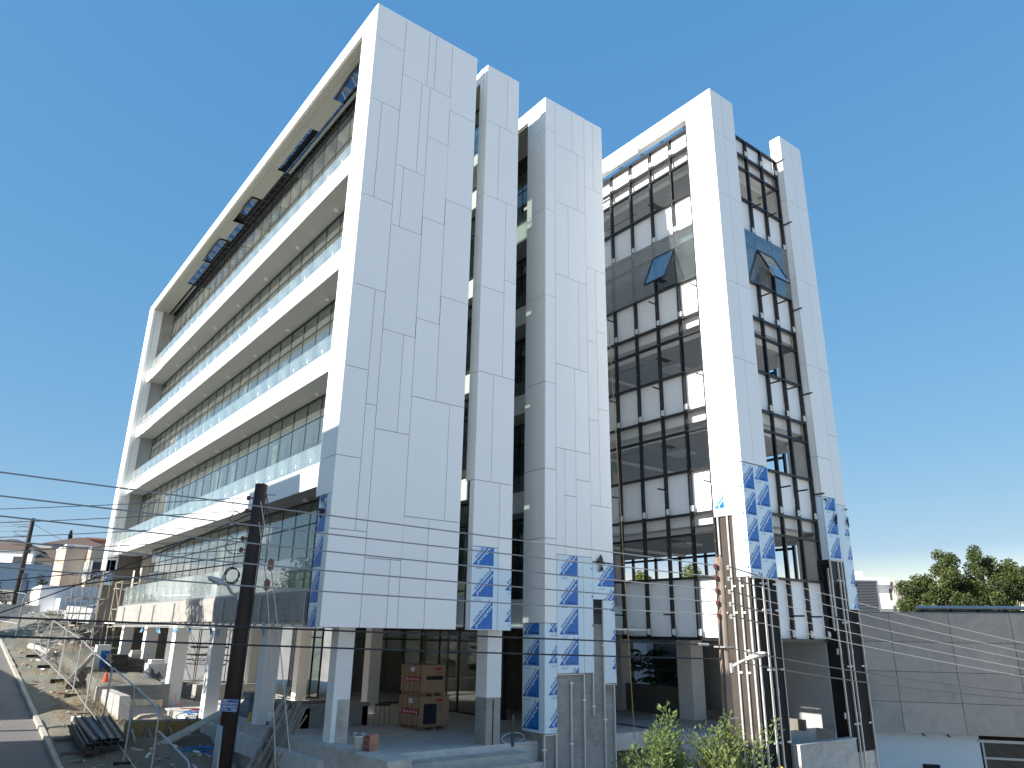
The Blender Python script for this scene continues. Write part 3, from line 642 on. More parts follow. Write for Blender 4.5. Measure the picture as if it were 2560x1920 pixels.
# curtain walls: left (x = 13.6) and right (y = -2.9)
ZT = [-.12, 1.90, 3.42, 4.15, 5.75, 7.25, 8.02, 9.6, 11.11, 11.86, 13.44, 15.02, 15.70, 17.24, 18.76, 19.44, 20.30]
SPAN = [(-.12, 1.90), (4.15, 5.75), (8.02, 9.6), (11.86, 13.44), (15.70, 17.24), (19.44, 20.30)]
cwl = MB().box(13.50, 13.66, -1.97, 2.72, -.20, -.10).build('curtain_wall', BLACK, B)
YM = [-1.93, -.93, .22, 1.41, 2.62]
for y in YM: bx('mullion', BLACK, cwl, 13.50, 13.64, y-.043, y+.043, -.12, 20.30)
bx('mullion', BLACK, cwl, 13.50, 13.64, 3.83, 3.90, 1.9, 20.3)
for z in ZT[1:]:
    for a, b_ in zip(YM+[2.62], YM[1:]+[3.85]):
        if b_ > a: bx('transom', BLACK, cwl, 13.505, 13.635, a+.044, b_-.044, z-.042, z+.042)
for a, b_ in zip(YM, YM[1:]):
    for z0, z1 in SPAN: bx('spandrel_panel', SPANM, cwl, 13.66, 13.70, a+.04, b_-.03, z0+.03, z1-.03)
for z0, z1 in SPAN[1:]: bx('spandrel_panel', SPANM, cwl, 13.72, 13.76, 2.66, 5.2, z0-.3, z1-.03)
bx('spandrel_panel', SPANM, cwl, 13.72, 13.76, 2.66, 5.2, .2, 1.0)
bm_ = MB().box(-.02, .0, -.06, .06, 0, .22).box(-.05, -.02, -.06, -.045, .03, .19).box(-.05, -.02, .045, .06, .03, .19).mesh('wall_bracket', LAMPW)
arm = MB().box(-.42, .02, -.012, .012, -.028, .028).mesh('support_arm', BLACK)
for z0, z1 in SPAN:
    for y in YM[1:]:
        o = link('wall_bracket', bm_, cwl); o.location = (13.50, y-.10, z0+.08)
for z in (.66, 5.18, 9.22, 12.92):
    for y in (.22,) + ((-1.93,) if z > 1 else ()) + (2.62,):
        o = link('support_arm', arm, cwl); o.location = (13.5, y, z)
gp = lambda par, a, b_, z0, z1: bx('glass_pane', CGLASS, par, 13.475, 13.49, a+.006, b_-.006, z0+.006, z1-.006)
for i, (a, b_) in enumerate(zip(YM, YM[1:])):
    gp(cwl, a, b_, 15.02, 15.75)
    if i != 1: gp(cwl, a, b_, 13.40, 15.02)
gp(cwl, 2.62, 3.86, 15.02, 15.75); gp(cwl, 2.62, 3.86, 13.40, 15.02)
def awning(par, hinge, along, out, w, h, ang):
    """top hung leaf swung outwards"""
    hv, al, ov = Vector(hinge), Vector(along), Vector(out); dn = Vector((0, 0, -1))*math.cos(ang)+ov*math.sin(ang); nn = ov*math.cos(ang)+Vector((0, 0, 1))*math.sin(ang)
    f = MB(); P = lambda u, v: hv+al*u+dn*v
    for a, b_ in ((P(0, 0), P(0, h)), (P(w, 0), P(w, h)), (P(0, h), P(w, h)), (P(0, 0), P(w, 0))): f.bar(a, b_, .06, .06, nn)
    fr_ = f.build('window_leaf', BLACK, par)
    g = MB(); t = nn*.012
    g.hexa([P(.03, .03), P(w-.03, .03), P(w-.03, h-.03), P(.03, h-.03), P(.03, .03)+t, P(w-.03, .03)+t, P(w-.03, h-.03)+t, P(.03, h-.03)+t]); g.build('glass_pane', CGLASS, fr_)
awning(cwl, (13.47, -.91, 15.0), (0, 1, 0), (-1, 0, 0), 1.11, 1.55, math.radians(24))
cwr = MB().box(15.0, 18.44, -2.98, -2.82, -.20, -.10).build('curtain_wall', BLACK, B)
XM = [15.05, 16.17, 17.28, 18.40]
for x in XM: bx('mullion', BLACK, cwr, x-.043, x+.043, -2.98, -2.84, -.12, 20.30)
for z in ZT[1:]:
    for a, b_ in zip(XM, XM[1:]): bx('transom', BLACK, cwr, a+.044, b_-.044, -2.975, -2.845, z-.042, z+.042)
for a, b_ in zip(XM, XM[1:]):
    for z0, z1 in SPAN: bx('spandrel_panel', SPANM, cwr, a+.03, b_-.04, -2.82, -2.78, z0+.03, z1-.03)
bmr = MB().box(-.06, .06, -.02, 0, 0, .22).box(-.06, -.045, -.05, -.02, .03, .19).box(.045, .06, -.05, -.02, .03, .19).mesh('wall_bracket', LAMPW)
armr = MB().box(-.012, .012, -.42, .02, -.028, .028).mesh('support_arm', BLACK)
for z0, z1 in SPAN:
    for x in XM[1:]:
        o = link('wall_bracket', bmr, cwr); o.location = (x-.10, -2.98, z0+.08)
for z in (.66, 5.18, 9.22, 12.92, 17.0):
    for x in XM[(1 if z < 14 else 1):]:
        o = link('support_arm', armr, cwr); o.location = (x, -2.98, z)
o = link('support_arm', armr, cwr); o.location = (18.4, -2.98, 20.2)
for i, (a, b_) in enumerate(zip(XM, XM[1:])):
    bx('glass_pane', CGLASS, cwr, a+.006, b_-.006, -3.005, -2.99, 15.026, 15.745)
    if i != 1: bx('glass_pane', CGLASS, cwr, a+.006, b_-.006, -3.005, -2.99, 13.40, 15.014)
awning(cwr, (16.19, -3.01, 15.0), (1, 0, 0), (0, -1, 0), 1.07, 1.55, math.radians(24))
bolts = MB()
for x in XM:
    for k in range(40): bolts.box(x-.012, x+.012, -2.985, -2.98, .1+k*.5, .125+k*.5)
for y in YM:
    for k in range(40): bolts.box(13.495, 13.50, y-.012, y+.012, .1+k*.5, .125+k*.5)
bolts.build('bolt_heads', GALV, B)['kind'] = 'stuff'
# tower floors
sl = MB()
for z in (3.76, 7.62, 11.47, 15.3, 19.05):
    sl.box(13.78, 20.0, -2.72, 11, z, z+.36); sl.box(13.78, 13.9, -2.6, 11, z+.362, z+.8); sl.box(13.78, 18.42, -2.72, -2.602, z+.362, z+.8)
each(sl, 'floor_slab', WPAINT, B)
ce = MB()
for z in (3.52, 7.38, 11.23, 15.06, 18.85):
    ce.box(14.35, 18.3, -2.2, 10.8, z+.02, z+.235)
    ce.box(18.3, 19.9, -1.9, 10.8, z+.02, z+.235)
each(ce, 'ceiling', CEIL, B)
dt = MB(); dk = MB()
for z in (3.52, 7.38, 11.23, 15.06, 18.85):
    dt.box(14.32, 14.36, -2.2, 10.8, z-.0, z+.24).box(14.36, 18.3, -2.24, -2.2, z, z+.24); dt.box(14.4, 19.8, 4.6, 4.75, z-.08, z+.02); dt.box(16.0, 17.0, 1.4, 2.4, z-.05, z+.02)
    dk.box(14.9, 15.6, 1.3, 1.6, z+.005, z+.03); dk.box(15.0, 15.04, 2.4, 4.4, z+.012, z+.03); dk.box(17.3, 17.34, -1.8, 1.0, z+.012, z+.03)
each(dt, 'ceiling_edge', WPAINT, B); each(dk, 'ceiling_grille', BLACK, B)
pr = MB()
for z0, z1 in ((-.1, 3.5), (4.1, 7.4), (7.98, 11.2), (11.8, 15.05), (15.7, 18.9)):
    pr.box(18.5, 20.0, -2.7, -1.95, z0, z1)
    pr.box(17.2, 17.7, 6.6, 7.1, z0, z1); pr.box(14.4, 14.8, 9.8, 10.3, z0, z1)
each(pr, 'inner_column', PLASTER, B)
bk = MB()
for x in (14.2, 15.3, 16.4, 17.5, 18.6, 19.9): bk.box(x-.07, x+.07, 10.6, 10.75, -.1, 19.4)
for y in (-.9, .6, 2.1, 3.6, 5.1, 6.6, 8.1, 9.6, 10.6): bk.box(19.9, 20.02, y-.05, y+.05, -.1, 19.4)
for z in ZT[1:-1]:
    bk.box(14.2, 19.9, 10.62, 10.73, z-.05, z+.05); bk.box(19.91, 20.0, -.9, 10.6, z-.05, z+.05)
each(bk, 'rear_frame', BLACK, B)
sp = MB()
for z0, z1 in SPAN[1:-1]: sp.box(14.2, 19.9, 10.76, 10.8, z0-.4, z1); sp.box(20.03, 20.07, -.9, 10.6, z0-.4, z1)
each(sp, 'rear_spandrel', WPAINT, B)
rt = MB()
for y in (-1.5, -.2, 1.0, 2.3, 3.6): rt.box(13.9, 17, y-.02, y+.02, 20.9, 20.95); rt.box(13.9, 13.94, y-.02, y+.02, 20.3, 20.95)
rt.box(14.0, 14.03, -1.9, 6, 20.62, 20.66).box(16, 18.6, -2.1, -2.05, 20.6, 20.64).box(16, 18.6, -1.3, -1.25, 20.9, 20.94)
each(rt, 'roof_batten', GALV, B)
bx('roof_board', PLYY, B, 16.4, 18.4, -1.9, -1.86, 20.55, 20.85); bx('roof_cap', WPAINT, B, 13.7, 14.0, -1.95, 8, 20.32, 20.42)
MB().box(13.8, 20.0, -2.7, 11, 19.9, 20.15).build('roof_slab', CONC, B)
# ---- ground floor under the building ----------------------------------
MB().box(.45, 13.0, .38, 31, -3.6, -3.1).box(1.12, 2.7, -.3, .38, -3.6, -3.1).build('terrace_floor', FLOORC, B)
MB().box(12.7, 18.4, -2.0, 14, -3.55, -3.1).build('terrace_floor', FLOORC, B)
MB().box(12.72, 13.0, -2.0, 2.5, -6.5, -3.12).box(10.36, 12.72, 2.5, 2.9, -6.5, -3.12).build('terrace_wall', CONCL, B)
def column(x, y, w, d, z0, z1, plaster_to=None):
    c = bx('column', WPAINT, B, x, x+w, y, y+d, plaster_to if plaster_to else z0, z1)
    if plaster_to: bx('column_base', CONC, c, x+.006, x+w-.006, y+.006, y+d-.006, z0, plaster_to)
    return c
column(.82, .60, .47, .42, -2.9, .05)
bx('cement_render', CONCL, B, .95, 1.294, .594, .70, -2.85, -1.75)
column(.74, 5.55, .47, .5, -2.9, .05); column(.74, 10.95, .47, .5, -3.1, .05); column(.70, 16.0, .55, .55, -3.1, .05); column(.70, 21.2, .55, .55, -3.1, .05); column(.7, 26.3, .5, .5, -3.0, .05)
column(5.50, .40, .52, .55, -3.3, .1, -1.85); bx('column_chase', DARK, B, 5.735, 5.765, .392, .41, -3.2, -1.9)
column(16.3, 1.75, .72, .72, -3.1, -.1); column(16.75, 6.0, .6, .6, -3.1, -.1); column(13.9, 7.5, .5, .5, -3.1, -.1)
column(6.6, 9.9, .5, .5, -3.1, .1); column(6.3, 16.3, .5, .5, -3.1, .1); column(5.6, 23.5, .6, .5, -3.1, .1); column(6.8, 24.2, .6, .5, -3.1, .1)
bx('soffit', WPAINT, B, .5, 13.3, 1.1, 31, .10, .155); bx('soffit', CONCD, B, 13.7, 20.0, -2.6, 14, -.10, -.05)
# lobby glazing
lob = MB()
def gl_wall(p0, p1, n, z0=-3.1, z1=.05, tr_=(.0,)):
    p0, p1 = Vector((*p0, 0)), Vector((*p1, 0)); f = MB(); d = (p1-p0)/n
    for k in range(n+1):
        q_ = p0+d*k; f.bar((q_.x, q_.y, z0), (q_.x, q_.y, z1), .07, .07)
    for z in (z0+.03, z1-.45, z1-.05): f.bar((p0.x, p0.y, z), (p1.x, p1.y, z), .06, .06)
    w = f.build('lobby_frame', BLACK, B)
    nn = Vector((-d.y, d.x, 0)).normalized()*.012
    for k in range(n):
        a, b_ = p0+d*k, p0+d*(k+1)
        for lo, hi in ((z0+.06, z1-.48), (z1-.42, z1-.08)):
            g = MB().hexa([(a.x, a.y, lo), (b_.x, b_.y, lo), (b_.x+nn.x, b_.y+nn.y, lo), (a.x+nn.x, a.y+nn.y, lo), (a.x, a.y, hi), (b_.x, b_.y, hi), (b_.x+nn.x, b_.y+nn.y, hi), (a.x+nn.x, a.y+nn.y, hi)])
            g.build('glass_pane', WGLASS, w)
gl_wall((7.45, 13.1), (10.0, 13.1), 2); gl_wall((9.9, 13.0), (9.9, 7.0), 4); gl_wall((6.95, 18.3), (7.6, 16.8), 3); gl_wall((6.95, 18.3), (8.6, 23), 3)
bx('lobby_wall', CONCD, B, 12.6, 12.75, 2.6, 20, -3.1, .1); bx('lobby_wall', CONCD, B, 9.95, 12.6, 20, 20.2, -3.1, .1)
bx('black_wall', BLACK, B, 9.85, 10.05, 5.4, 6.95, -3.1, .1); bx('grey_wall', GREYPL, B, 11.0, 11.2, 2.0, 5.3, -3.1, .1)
# the planters and parapets that belong to the building
pl = MB().box(2.6, 4.9, 6.5, 6.7, -3.1, -2.5).box(2.6, 4.9, 9.0, 9.2, -3.1, -2.5).box(2.6, 2.8, 6.5, 9.2, -3.1, -2.5).box(4.7, 4.9, 6.5, 9.2, -3.1, -2.5).box(2.52, 4.95, 6.45, 6.8, -2.5, -2.4).box(2.52, 2.85, 6.8, 9.25, -2.5, -2.4)
tag(pl.build('planter', CONC), 'square raised concrete planter on the terrace behind the near white column', 'planter')
pl2 = MB().box(2.4, 5.2, 18, 18.3, -3.1, -2.45).box(2.4, 2.7, 18.3, 21, -3.1, -2.45).box(2.7, 5.2, 18.3, 21, -3.1, -2.6)
tag(pl2.build('planter', CONC), 'long low concrete planter farther back under the white columns', 'planter')
tag(MB().box(17.0, 17.2, 2.5, 6.0, -3.1, -2.10).box(16.96, 17.24, 2.48, 6.02, -2.10, -2.03).box(17.05, 17.2, -2.4, 1.75, -3.1, -2.75).build('parapet_wall', CONCD), 'board-marked grey parapet between the two white columns under the tower', 'wall')
tag(MB().box(14.97, 18.36, -3.5, -3.25, -6.5, -3.3).box(14.95, 18.38, -3.52, -3.22, -3.32, -3.27).build('parapet_wall', CONCL), 'stained whitish concrete parapet between the two black-clad shafts', 'wall')
# front low wall and steps
lw = MB().hexa([(.66, -2.6, -6), (1.12, -2.6, -6), (1.12, .55, -6), (.60, .55, -6), (.72, -2.6, -2.76), (1.30, -2.6, -2.76), (1.12, .55, -2.76), (.60, .55, -2.76)]).box(.60, 1.1, .55, 2.6, -6, -2.76).box(.62, 1.12, 4.3, 9.4, -6, -2.8).box(.62, .9, 2.6, 4.3, -6, -3.3)
tag(lw.build('low_wall', CONCL), 'rough pale concrete wall along the terrace edge at the near columns', 'wall')
stp = MB()
for k in range(6): stp.box(1.3, 6.6, .38-.62*(k+1), .38-.62*k+.0, -7, -3.28-.17*k)
tag(stp.build('steps', CONCL), 'broad raw concrete steps going down from the terrace', 'steps')
tag(MB().box(6.02, 7.40, .75, 1.1, -6, -3.2).box(6.3, 7.41, -.2, .75, -6, -3.85).build('low_wall', CONCL), 'raw concrete wall between the plastered column and the film-wrapped corner', 'wall')
# ================================================================== neighbour on the right
P0 = Vector((44.60, 9.91, 0)); DV = Vector((3.84, -4.79, 0)).normalized(); NV = Vector((-DV.y, DV.x, 0))
if NV.dot(Vector((-1, -1, 0))) < 0: NV = -NV
def nb_pt(s, d, z): p = P0+DV*s+NV*d; return (p.x, p.y, z)
def nb_box(mb, s0, s1, d0, d1, z0, z1): return mb.hexa([nb_pt(s0, d1, z0), nb_pt(s1, d1, z0), nb_pt(s1, d0, z0), nb_pt(s0, d0, z0), nb_pt(s0, d1, z1), nb_pt(s1, d1, z1), nb_pt(s1, d0, z1), nb_pt(s0, d0, z1)])
NB = thing('neighbour_building', nb_pt(3.4, -1.7, -10.4), 'low neighbouring building with grey concrete cladding over a white recessed base', 'building', world=True)
ZW0, ZW1, ROWH, COLW = -5.91, 1.73, 1.91, 3.76
nb_box(MB(), -10, 27, -.09, -14, ZW0+.1, ZW1-.08).build('wall', GAP, NB)
nb_box(MB(), -10, 6.45, -.55, -14, -13, ZW0).build('base_wall', WPAINT, NB)
nb_box(nb_box(MB(), 6.45, 27, -1.0, -14, -13, -8.8), 6.45, 27, -.55, -1.0, -13, -8.95).build('base_wall', WPAINT, NB)
nb_box(MB(), 6.5, 27, -6, -6.2, -8.8, -6.0).build('inner_wall', CONCD, NB)
for i in range(9):
    s0 = 1.9-3*COLW+i*COLW
    for j in range(4): nb_box(MB(), s0+.016, s0+COLW-.016, 0, -.08, ZW0+j*ROWH+.014, ZW0+(j+1)*ROWH-.014).build('cladding_panel', GREYPAN, NB)
nb_box(MB(), -10, 27, .0, -14.2, ZW1, ZW1+.07).build('roof', CONC, NB)
wf = MB()
nb_box(wf, 6.4, 20, -.45, -.7, -6.35, -6.18); nb_box(wf, 6.55, 20, -.6, -.7, -7.35, -7.22); nb_box(wf, 6.4, 20, -.5, -.72, -8.55, -8.4)
for s in (6.58, 10.7, 14.8, 18.9): nb_box(wf, s, s+.11, -.58, -.7, -8.4, -6.35)
wf = wf.build('window_frame', GALV, NB); dg = glass('dark_glass', (.25, .25, .22), .06, 4)
for s in (6.7, 10.82, 14.92):
    for z0, z1 in ((-8.4, -7.35), (-7.22, -6.35)): nb_box(MB(), s, s+3.96, -.65, -.67, z0, z1).build('window_pane', dg, wf)
nb_box(MB(), 2.82, 3.86, -.53, -.548, -9.9, -7.81).build('vent_opening', DARK, NB)
for s in (3.1, 4.62): MB().tube([nb_pt(s, -.5, ZW0+.05), nb_pt(s, -.47, ZW0-.12), nb_pt(s+.12, -.47, ZW0-.19)], .045, 6).build('drain_hook', BLACK, NB)
so_ = thing('roof_pipe', nb_pt(7, -.7, 1.8), 'long pale horizontal tube along the neighbouring roof edge', 'pipe', world=True)
MB().tube([nb_pt(3.95, -.84, 2.14), nb_pt(10.85, -.84, 2.14)], .125, 8).build('tube', GALV, so_)
br = MB()
for s in (4.4, 6.2, 7.9, 9.6, 10.75): br.bar(nb_pt(s, -.84, 1.8), nb_pt(s, -.84, 2.04), .13)
nb_box(br, 3.9, 10.75, -.97, -1.04, 1.82, 1.98); br.build('support', BLACK, so_)
LB = thing('louvre_enclosure', (54.5, 14.3, 1.75), 'dark slatted plant enclosure on the neighbouring roof beside the tower', 'enclosure', world=True)
LP, LD = Vector((53.0, 16.45, 0)), Vector((.78, -.626, 0)).normalized(); LN = Vector((LD.y, -LD.x, 0))
if LN.dot(Vector((-1, -1, 0))) < 0: LN = -LN
def lpt(s, d, z): p = LP+LD*s+LN*d; return (p.x, p.y, z)
def lbox(mb, s0, s1, d0, d1, z0, z1): return mb.hexa([lpt(s0, d1, z0), lpt(s1, d1, z0), lpt(s1, d0, z0), lpt(s0, d0, z0), lpt(s0, d1, z1), lpt(s1, d1, z1), lpt(s1, d0, z1), lpt(s0, d0, z1)])
lbox(MB(), -1.6, 3.8, -.1, -3.9, 2.12, 4.67).build('casing', mat('dark_steel', (.05, .055, .065), .5), LB)
lbox(MB(), -2.3, 4.7, .16, -4.2, 1.8, 2.1).build('plinth', CONCL, LB)
sl_ = MB()
for k in range(19):
    for a, b_ in ((-1.6, 1.07), (1.2, 3.73)): lbox(sl_, a, b_, .0, -.08, 2.18+k*.126, 2.18+k*.126+.057)
sl_.build('slats', mat('slat_steel', (.10, .11, .125), .5), LB)['kind'] = 'stuff'
fr_ = MB()
for a in (-1.65, 1.07, 3.73): lbox(fr_, a, a+.13, .03, -.11, 2.12, 4.67)
lbox(fr_, -1.65, 3.86, .03, -.11, 4.6, 4.72); fr_.build('frame', mat('slat_frame', (.16, .17, .19), .5), LB)

# ================================================================== far right apartment block
def house(name, base, rz, w, d, h, label, m, floors=2, wins=3, roof=None, roofm=None, balcony=None, cat='house', group=None, wm=WINDK):
    t = thing(name, base, label, cat, group, rz)
    bx('wall', m, t, -w/2, w/2, -d/2, d/2, -3, h)
    if roof == 'hip':
        r = MB(); e = .4; k = min(w, d)*.5
        r.raw([(-w/2-e, -d/2-e, h), (w/2+e, -d/2-e, h), (w/2+e, d/2+e, h), (-w/2-e, d/2+e, h), (-max(w/2-k, .05), -max(d/2-k, .05), h+k*.42), (max(w/2-k, .05), -max(d/2-k, .05), h+k*.42), (max(w/2-k, .05), max(d/2-k, .05), h+k*.42), (-max(w/2-k, .05), max(d/2-k, .05), h+k*.42)], CUBE_F)
        r.build('roof', roofm or ROOFT, t)
    else: bx('roof', roofm or m, t, -w/2-.15, w/2+.15, -d/2-.15, d/2+.15, h+.002, h+.35)
    fh = h/floors
    for f in range(floors):
        for sgn, ax_ in ((-1, 'y'), (1, 'y'), (-1, 'x'), (1, 'x')):
            L_ = w if ax_ == 'y' else d; n = wins if ax_ == 'y' else max(1, wins-1)
            for k in range(n):
                c = -L_/2+L_*(k+.5)/n; ww = min(1.3, L_/n*.6)/2; z0 = f*fh+fh*.3; z1 = f*fh+fh*.78
                if ax_ == 'y': y = sgn*d/2; o = bx('window', wm, t, c-ww, c+ww, y-.05, y+.05, z0, z1); bx('sill', m, o, c-ww-.1, c+ww+.1, y-.12, y+.12, z0-.12, z0)
                else: x = sgn*w/2; o = bx('window', wm, t, x-.05, x+.05, c-ww, c+ww, z0, z1); bx('sill', m, o, x-.12, x+.12, c-ww-.1, c+ww+.1, z0-.12, z0)
    if balcony:
        for f in range(1, floors+1): bx('balcony', HOUSEW, t, -w/2+.3, w/2*.3, -d/2-1.3, -d/2-.06, f*fh-.2, f*fh+.8)
    return t
apt = house('apartment_building', (118, 49, -2.6), -.60, 11, 12, 11.2, 'white stepped apartment block with balconies beyond the right-hand trees', HOUSEW, 3, 2, balcony=True, cat='apartments')
bx('tower_block', mat('apartment_grey', (.36, .33, .30), .8), apt, 2.5, 6, -7.3, 5.5, -3, 11.7); bx('penthouse', HOUSEW, apt, -5.4, -.2, -2.7, 4.8, 11.6, 13.3)
for f in range(1, 4): bx('balcony', HOUSEW, apt, -6.7, -5.55, -5.4, 4, f*3.73-.3, f*3.73+.9)
# ================================================================== vegetation
LEAFT = leafmat('tree_leaf', (.030, .055, .016), (.115, .135, .030), .25)
LEAFD = leafmat('dark_leaf', (.016, .034, .012), (.045, .075, .022), .2)
LEAFY = leafmat('yellow_green_leaf', (.07, .11, .015), (.22, .22, .04), .35)
LEAFS = leafmat('shrub_leaf', (.05, .10, .032), (.17, .23, .075), .4)
LEAFY2 = leafmat('lit_shrub_leaf', (.075, .125, .04), (.22, .26, .085), .4)
BARK = mat('bark', (.10, .075, .055), .9, noise=(8, .3))
STEM = mat('green_stem', (.10, .13, .05), .7)
def leaves(name, pts, size, m, parent, seed=0, asp=.55, fold=.0):
    """pts: (position, value 0..1[, direction]); each leaf a bent quad"""
    q = random.Random(seed); vs = []; fs = []; val = []
    for p in pts:
        c = Vector(p[0]); s = size*q.uniform(.65, 1.3)
        a = Vector(p[2]).normalized() if len(p) > 2 else Vector((q.gauss(0, 1), q.gauss(0, 1), q.gauss(-.1, .8))).normalized()
        b = a.cross(Vector((q.gauss(0, 1), q.gauss(0, 1), q.gauss(0, 1)))).normalized(); n = a.cross(b)
        k = len(vs)
        vs += [c-a*s*.5, c+b*s*asp*.5+n*s*.08, c+a*s*.5, c-b*s*asp*.5+n*s*.08]; fs.append((k, k+1, k+2, k+3)); val.append(min(1, max(0, p[1]+q.uniform(-.2, .2))))
    me = bpy.data.meshes.new(name); me.from_pydata([tuple(v) for v in vs], [], fs); me.materials.append(m)
    at = me.attributes.new('leaf', 'FLOAT', 'FACE'); at.data.foreach_set('value', val); me.update()
    return link(name, me, parent)
def tree(base, h, clumps, n, size, m, label, name='tree', group=None, seed=1, trunk_r=.25, droop=0.):
    t = thing(name, base, label, 'tree', group); q = random.Random(seed)
    tb = MB(); tb.tube([(0, 0, -1), (.1, .05, h*.25), (.05, -.1, h*.55), (0, 0, h*.85)], trunk_r, 7, trunk_r*.25)
    pts = []
    for c, r in clumps:
        c = Vector(c); cv = q.uniform(.1, .75)
        s = Vector((0, 0, min(c.z*.6, h*.5))); tb.tube([s, s.lerp(c, .5)+Vector((0, 0, .2)), c], trunk_r*.35, 5, .03)
        for k in range(int(n*r*r)):
            d = Vector((q.gauss(0, 1), q.gauss(0, 1), q.gauss(0, 1))).normalized()*r*(q.random()**.45)
            d.z *= .85
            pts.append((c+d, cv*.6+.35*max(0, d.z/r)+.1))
    tb.build('trunk', BARK, t); leaves('crown', pts, size, m, t, seed)
    return t
def clump_set(seed, w, d, h0, h1, n, r0, r1):
    q = random.Random(seed); out = []
    for k in range(n):
        z = h0+(h1-h0)*(k+.5)/n; t = (z-h0)/(h1-h0); sp = 1-.65*t
        out.append(((q.uniform(-w, w)*sp, q.uniform(-d, d)*sp, z), q.uniform(r0, r1)*(1-.35*t)))
    return out
RT = [((74.8, 19.6, -6), 12.6, 2.1, 16, 'dark slim tree at the left end of the right-hand tree row'),
      ((76.6, 17.2, -6), 15.3, 2.5, 20, 'yellowish tree with a see-through crown second in the right-hand row'),
      ((78.4, 16.6, -6), 12.8, 2.6, 18, 'dark bushy tree in the middle of the right-hand row'),
      ((79.6, 14.7, -6), 15.7, 2.5, 22, 'tallest pointed tree of the right-hand row'),
      ((82.0, 13.2, -6), 14.4, 2.7, 20, 'broad dark tree toward the right edge of the tree row'),
      ((84.2, 11.6, -6), 13.2, 2.8, 20, 'tree near the right edge behind the end of the roof pipe'),
      ((86.6, 9.4, -6), 12.6, 2.6, 18, 'tree cut off by the right edge of the picture')]
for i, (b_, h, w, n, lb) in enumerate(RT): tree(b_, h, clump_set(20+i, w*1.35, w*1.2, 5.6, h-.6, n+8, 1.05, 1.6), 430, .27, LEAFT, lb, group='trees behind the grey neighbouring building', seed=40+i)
for i, (x, y, h, lb) in enumerate(((56.5, 33.5, 11.5, 'yellow-green tree seen through the left pane of the first tower window'), (61, 32.3, 12.3, 'yellow-green tree seen through the right pane of the first tower window'), (53, 38, 11, 'yellow-green tree partly hidden by the tower column'))):
    tree((x, y, -5), h+.6, clump_set(60+i, 2.6, 2.6, 3, h, 18, 1.2, 2.0), 230, .36, LEAFY, lb, group='trees behind the tower', seed=70+i)
tree((112, 44.5, -4), 10.5, clump_set(81, 1.7, 1.7, 4, 9.6, 8, 1.1, 1.6), 140, .5, LEAFY, 'small bright green tree in front of the white apartment block', seed=81)
# dark planting behind the tower's ground floor
for i, (x, y, w, lb) in enumerate(((19.6, 6.4, 1.5, 'dark drooping garden shrub behind the grey parapet, left part'), (20.3, 4.2, 1.6, 'dark drooping garden shrub behind the grey parapet, right part'), (21.2, 1.6, 1.7, 'dark shrub behind the right white column under the tower'))):
    t = thing('garden_shrub', (x, y, -3.3), lb, 'shrub', 'shrubs behind the tower'); q = random.Random(90+i); pts = []
    st_ = MB()
    for k in range(150):
        c = Vector((q.uniform(-w, w), q.uniform(-w, w), q.uniform(.6, 2.7)))
        if k < 14: st_.tube([(c.x*.2, c.y*.2, 0), (c.x*.7, c.y*.7, c.z*.8), c], .03, 5, .012)
        for j in range(11):
            a = 2*math.pi*j/11; dr = Vector((math.cos(a), math.sin(a), -.55)); pts.append((c+dr*.17, q.uniform(.1, .7), dr))
    st_.build('stem', BARK, t); leaves('foliage', pts, .34, LEAFD, t, 91+i, .22)
gw = thing('garden_house', (25, 10, -3), 'dark garden building behind the shrubs under the tower', 'house', rz=-.1)
bx('wall', CONCD, gw, -2, 2, -8, 8, -3, 3.6); bx('pillar', WPAINT, gw, -2.6, -2.1, -.6, .4, -3, 2.6); bx('window', WINDK, gw, -2.05, -1.98, -3.0, -1.0, .5, 2.4)
# foreground shrubs at the foot of the right pole
def spray_shrub(base, label, stems, m, seed, lsize, flower=0.):
    t = thing('flowering_shrub', base, label, 'shrub', 'shrubs at the foot of the right utility pole'); q = random.Random(seed); mb = MB(); pts = []; fl = []
    b0 = Vector(base)
    for (tx, ty, tz, dens) in stems:
        tip = Vector((tx, ty, tz))-b0; root = Vector((q.uniform(-.12, .12), q.uniform(-.12, .12), -.1))
        mid = root.lerp(tip, .55)+Vector((q.uniform(-.15, .15), q.uniform(-.15, .15), .18))
        P = [root, root.lerp(mid, .5)+Vector((0, 0, .08)), mid, mid.lerp(tip, .5)+Vector((0, 0, .03)), tip]; mb.tube(P, .016, 5, .004)
        L_ = (tip-root).length; N = int(dens*L_*36*q.uniform(.5, 1.4))
        for k in range(N):
            f = .25+.75*(k+q.random())/N; i = min(int(f*4), 3); p = P[i].lerp(P[i+1], f*4-i); ax_ = (P[i+1]-P[i]).normalized()
            side = Vector((q.gauss(0, 1), q.gauss(0, 1), q.gauss(0, .6))).normalized(); sub = q.uniform(0, .28)*(1.3-f)*1.4+.02
            pp = p+side*sub; dr = (side*.8+ax_*.7).normalized(); pts.append((pp+dr*lsize*.4, q.uniform(.05, .55)+.45*f, dr))
        if q.random() < flower:
            for k in range(26): d = Vector((q.gauss(0, 1), q.gauss(0, 1), q.gauss(.3, .8))).normalized(); fl.append((tip+d*q.uniform(.0, .07), .5, d))
    mb.build('stem', STEM, t); leaves('foliage', pts, lsize, m, t, seed, .42)
    if fl: leaves('flowers', fl, .045, YEL, t, seed+1, .5)
    return t
q = random.Random(31)
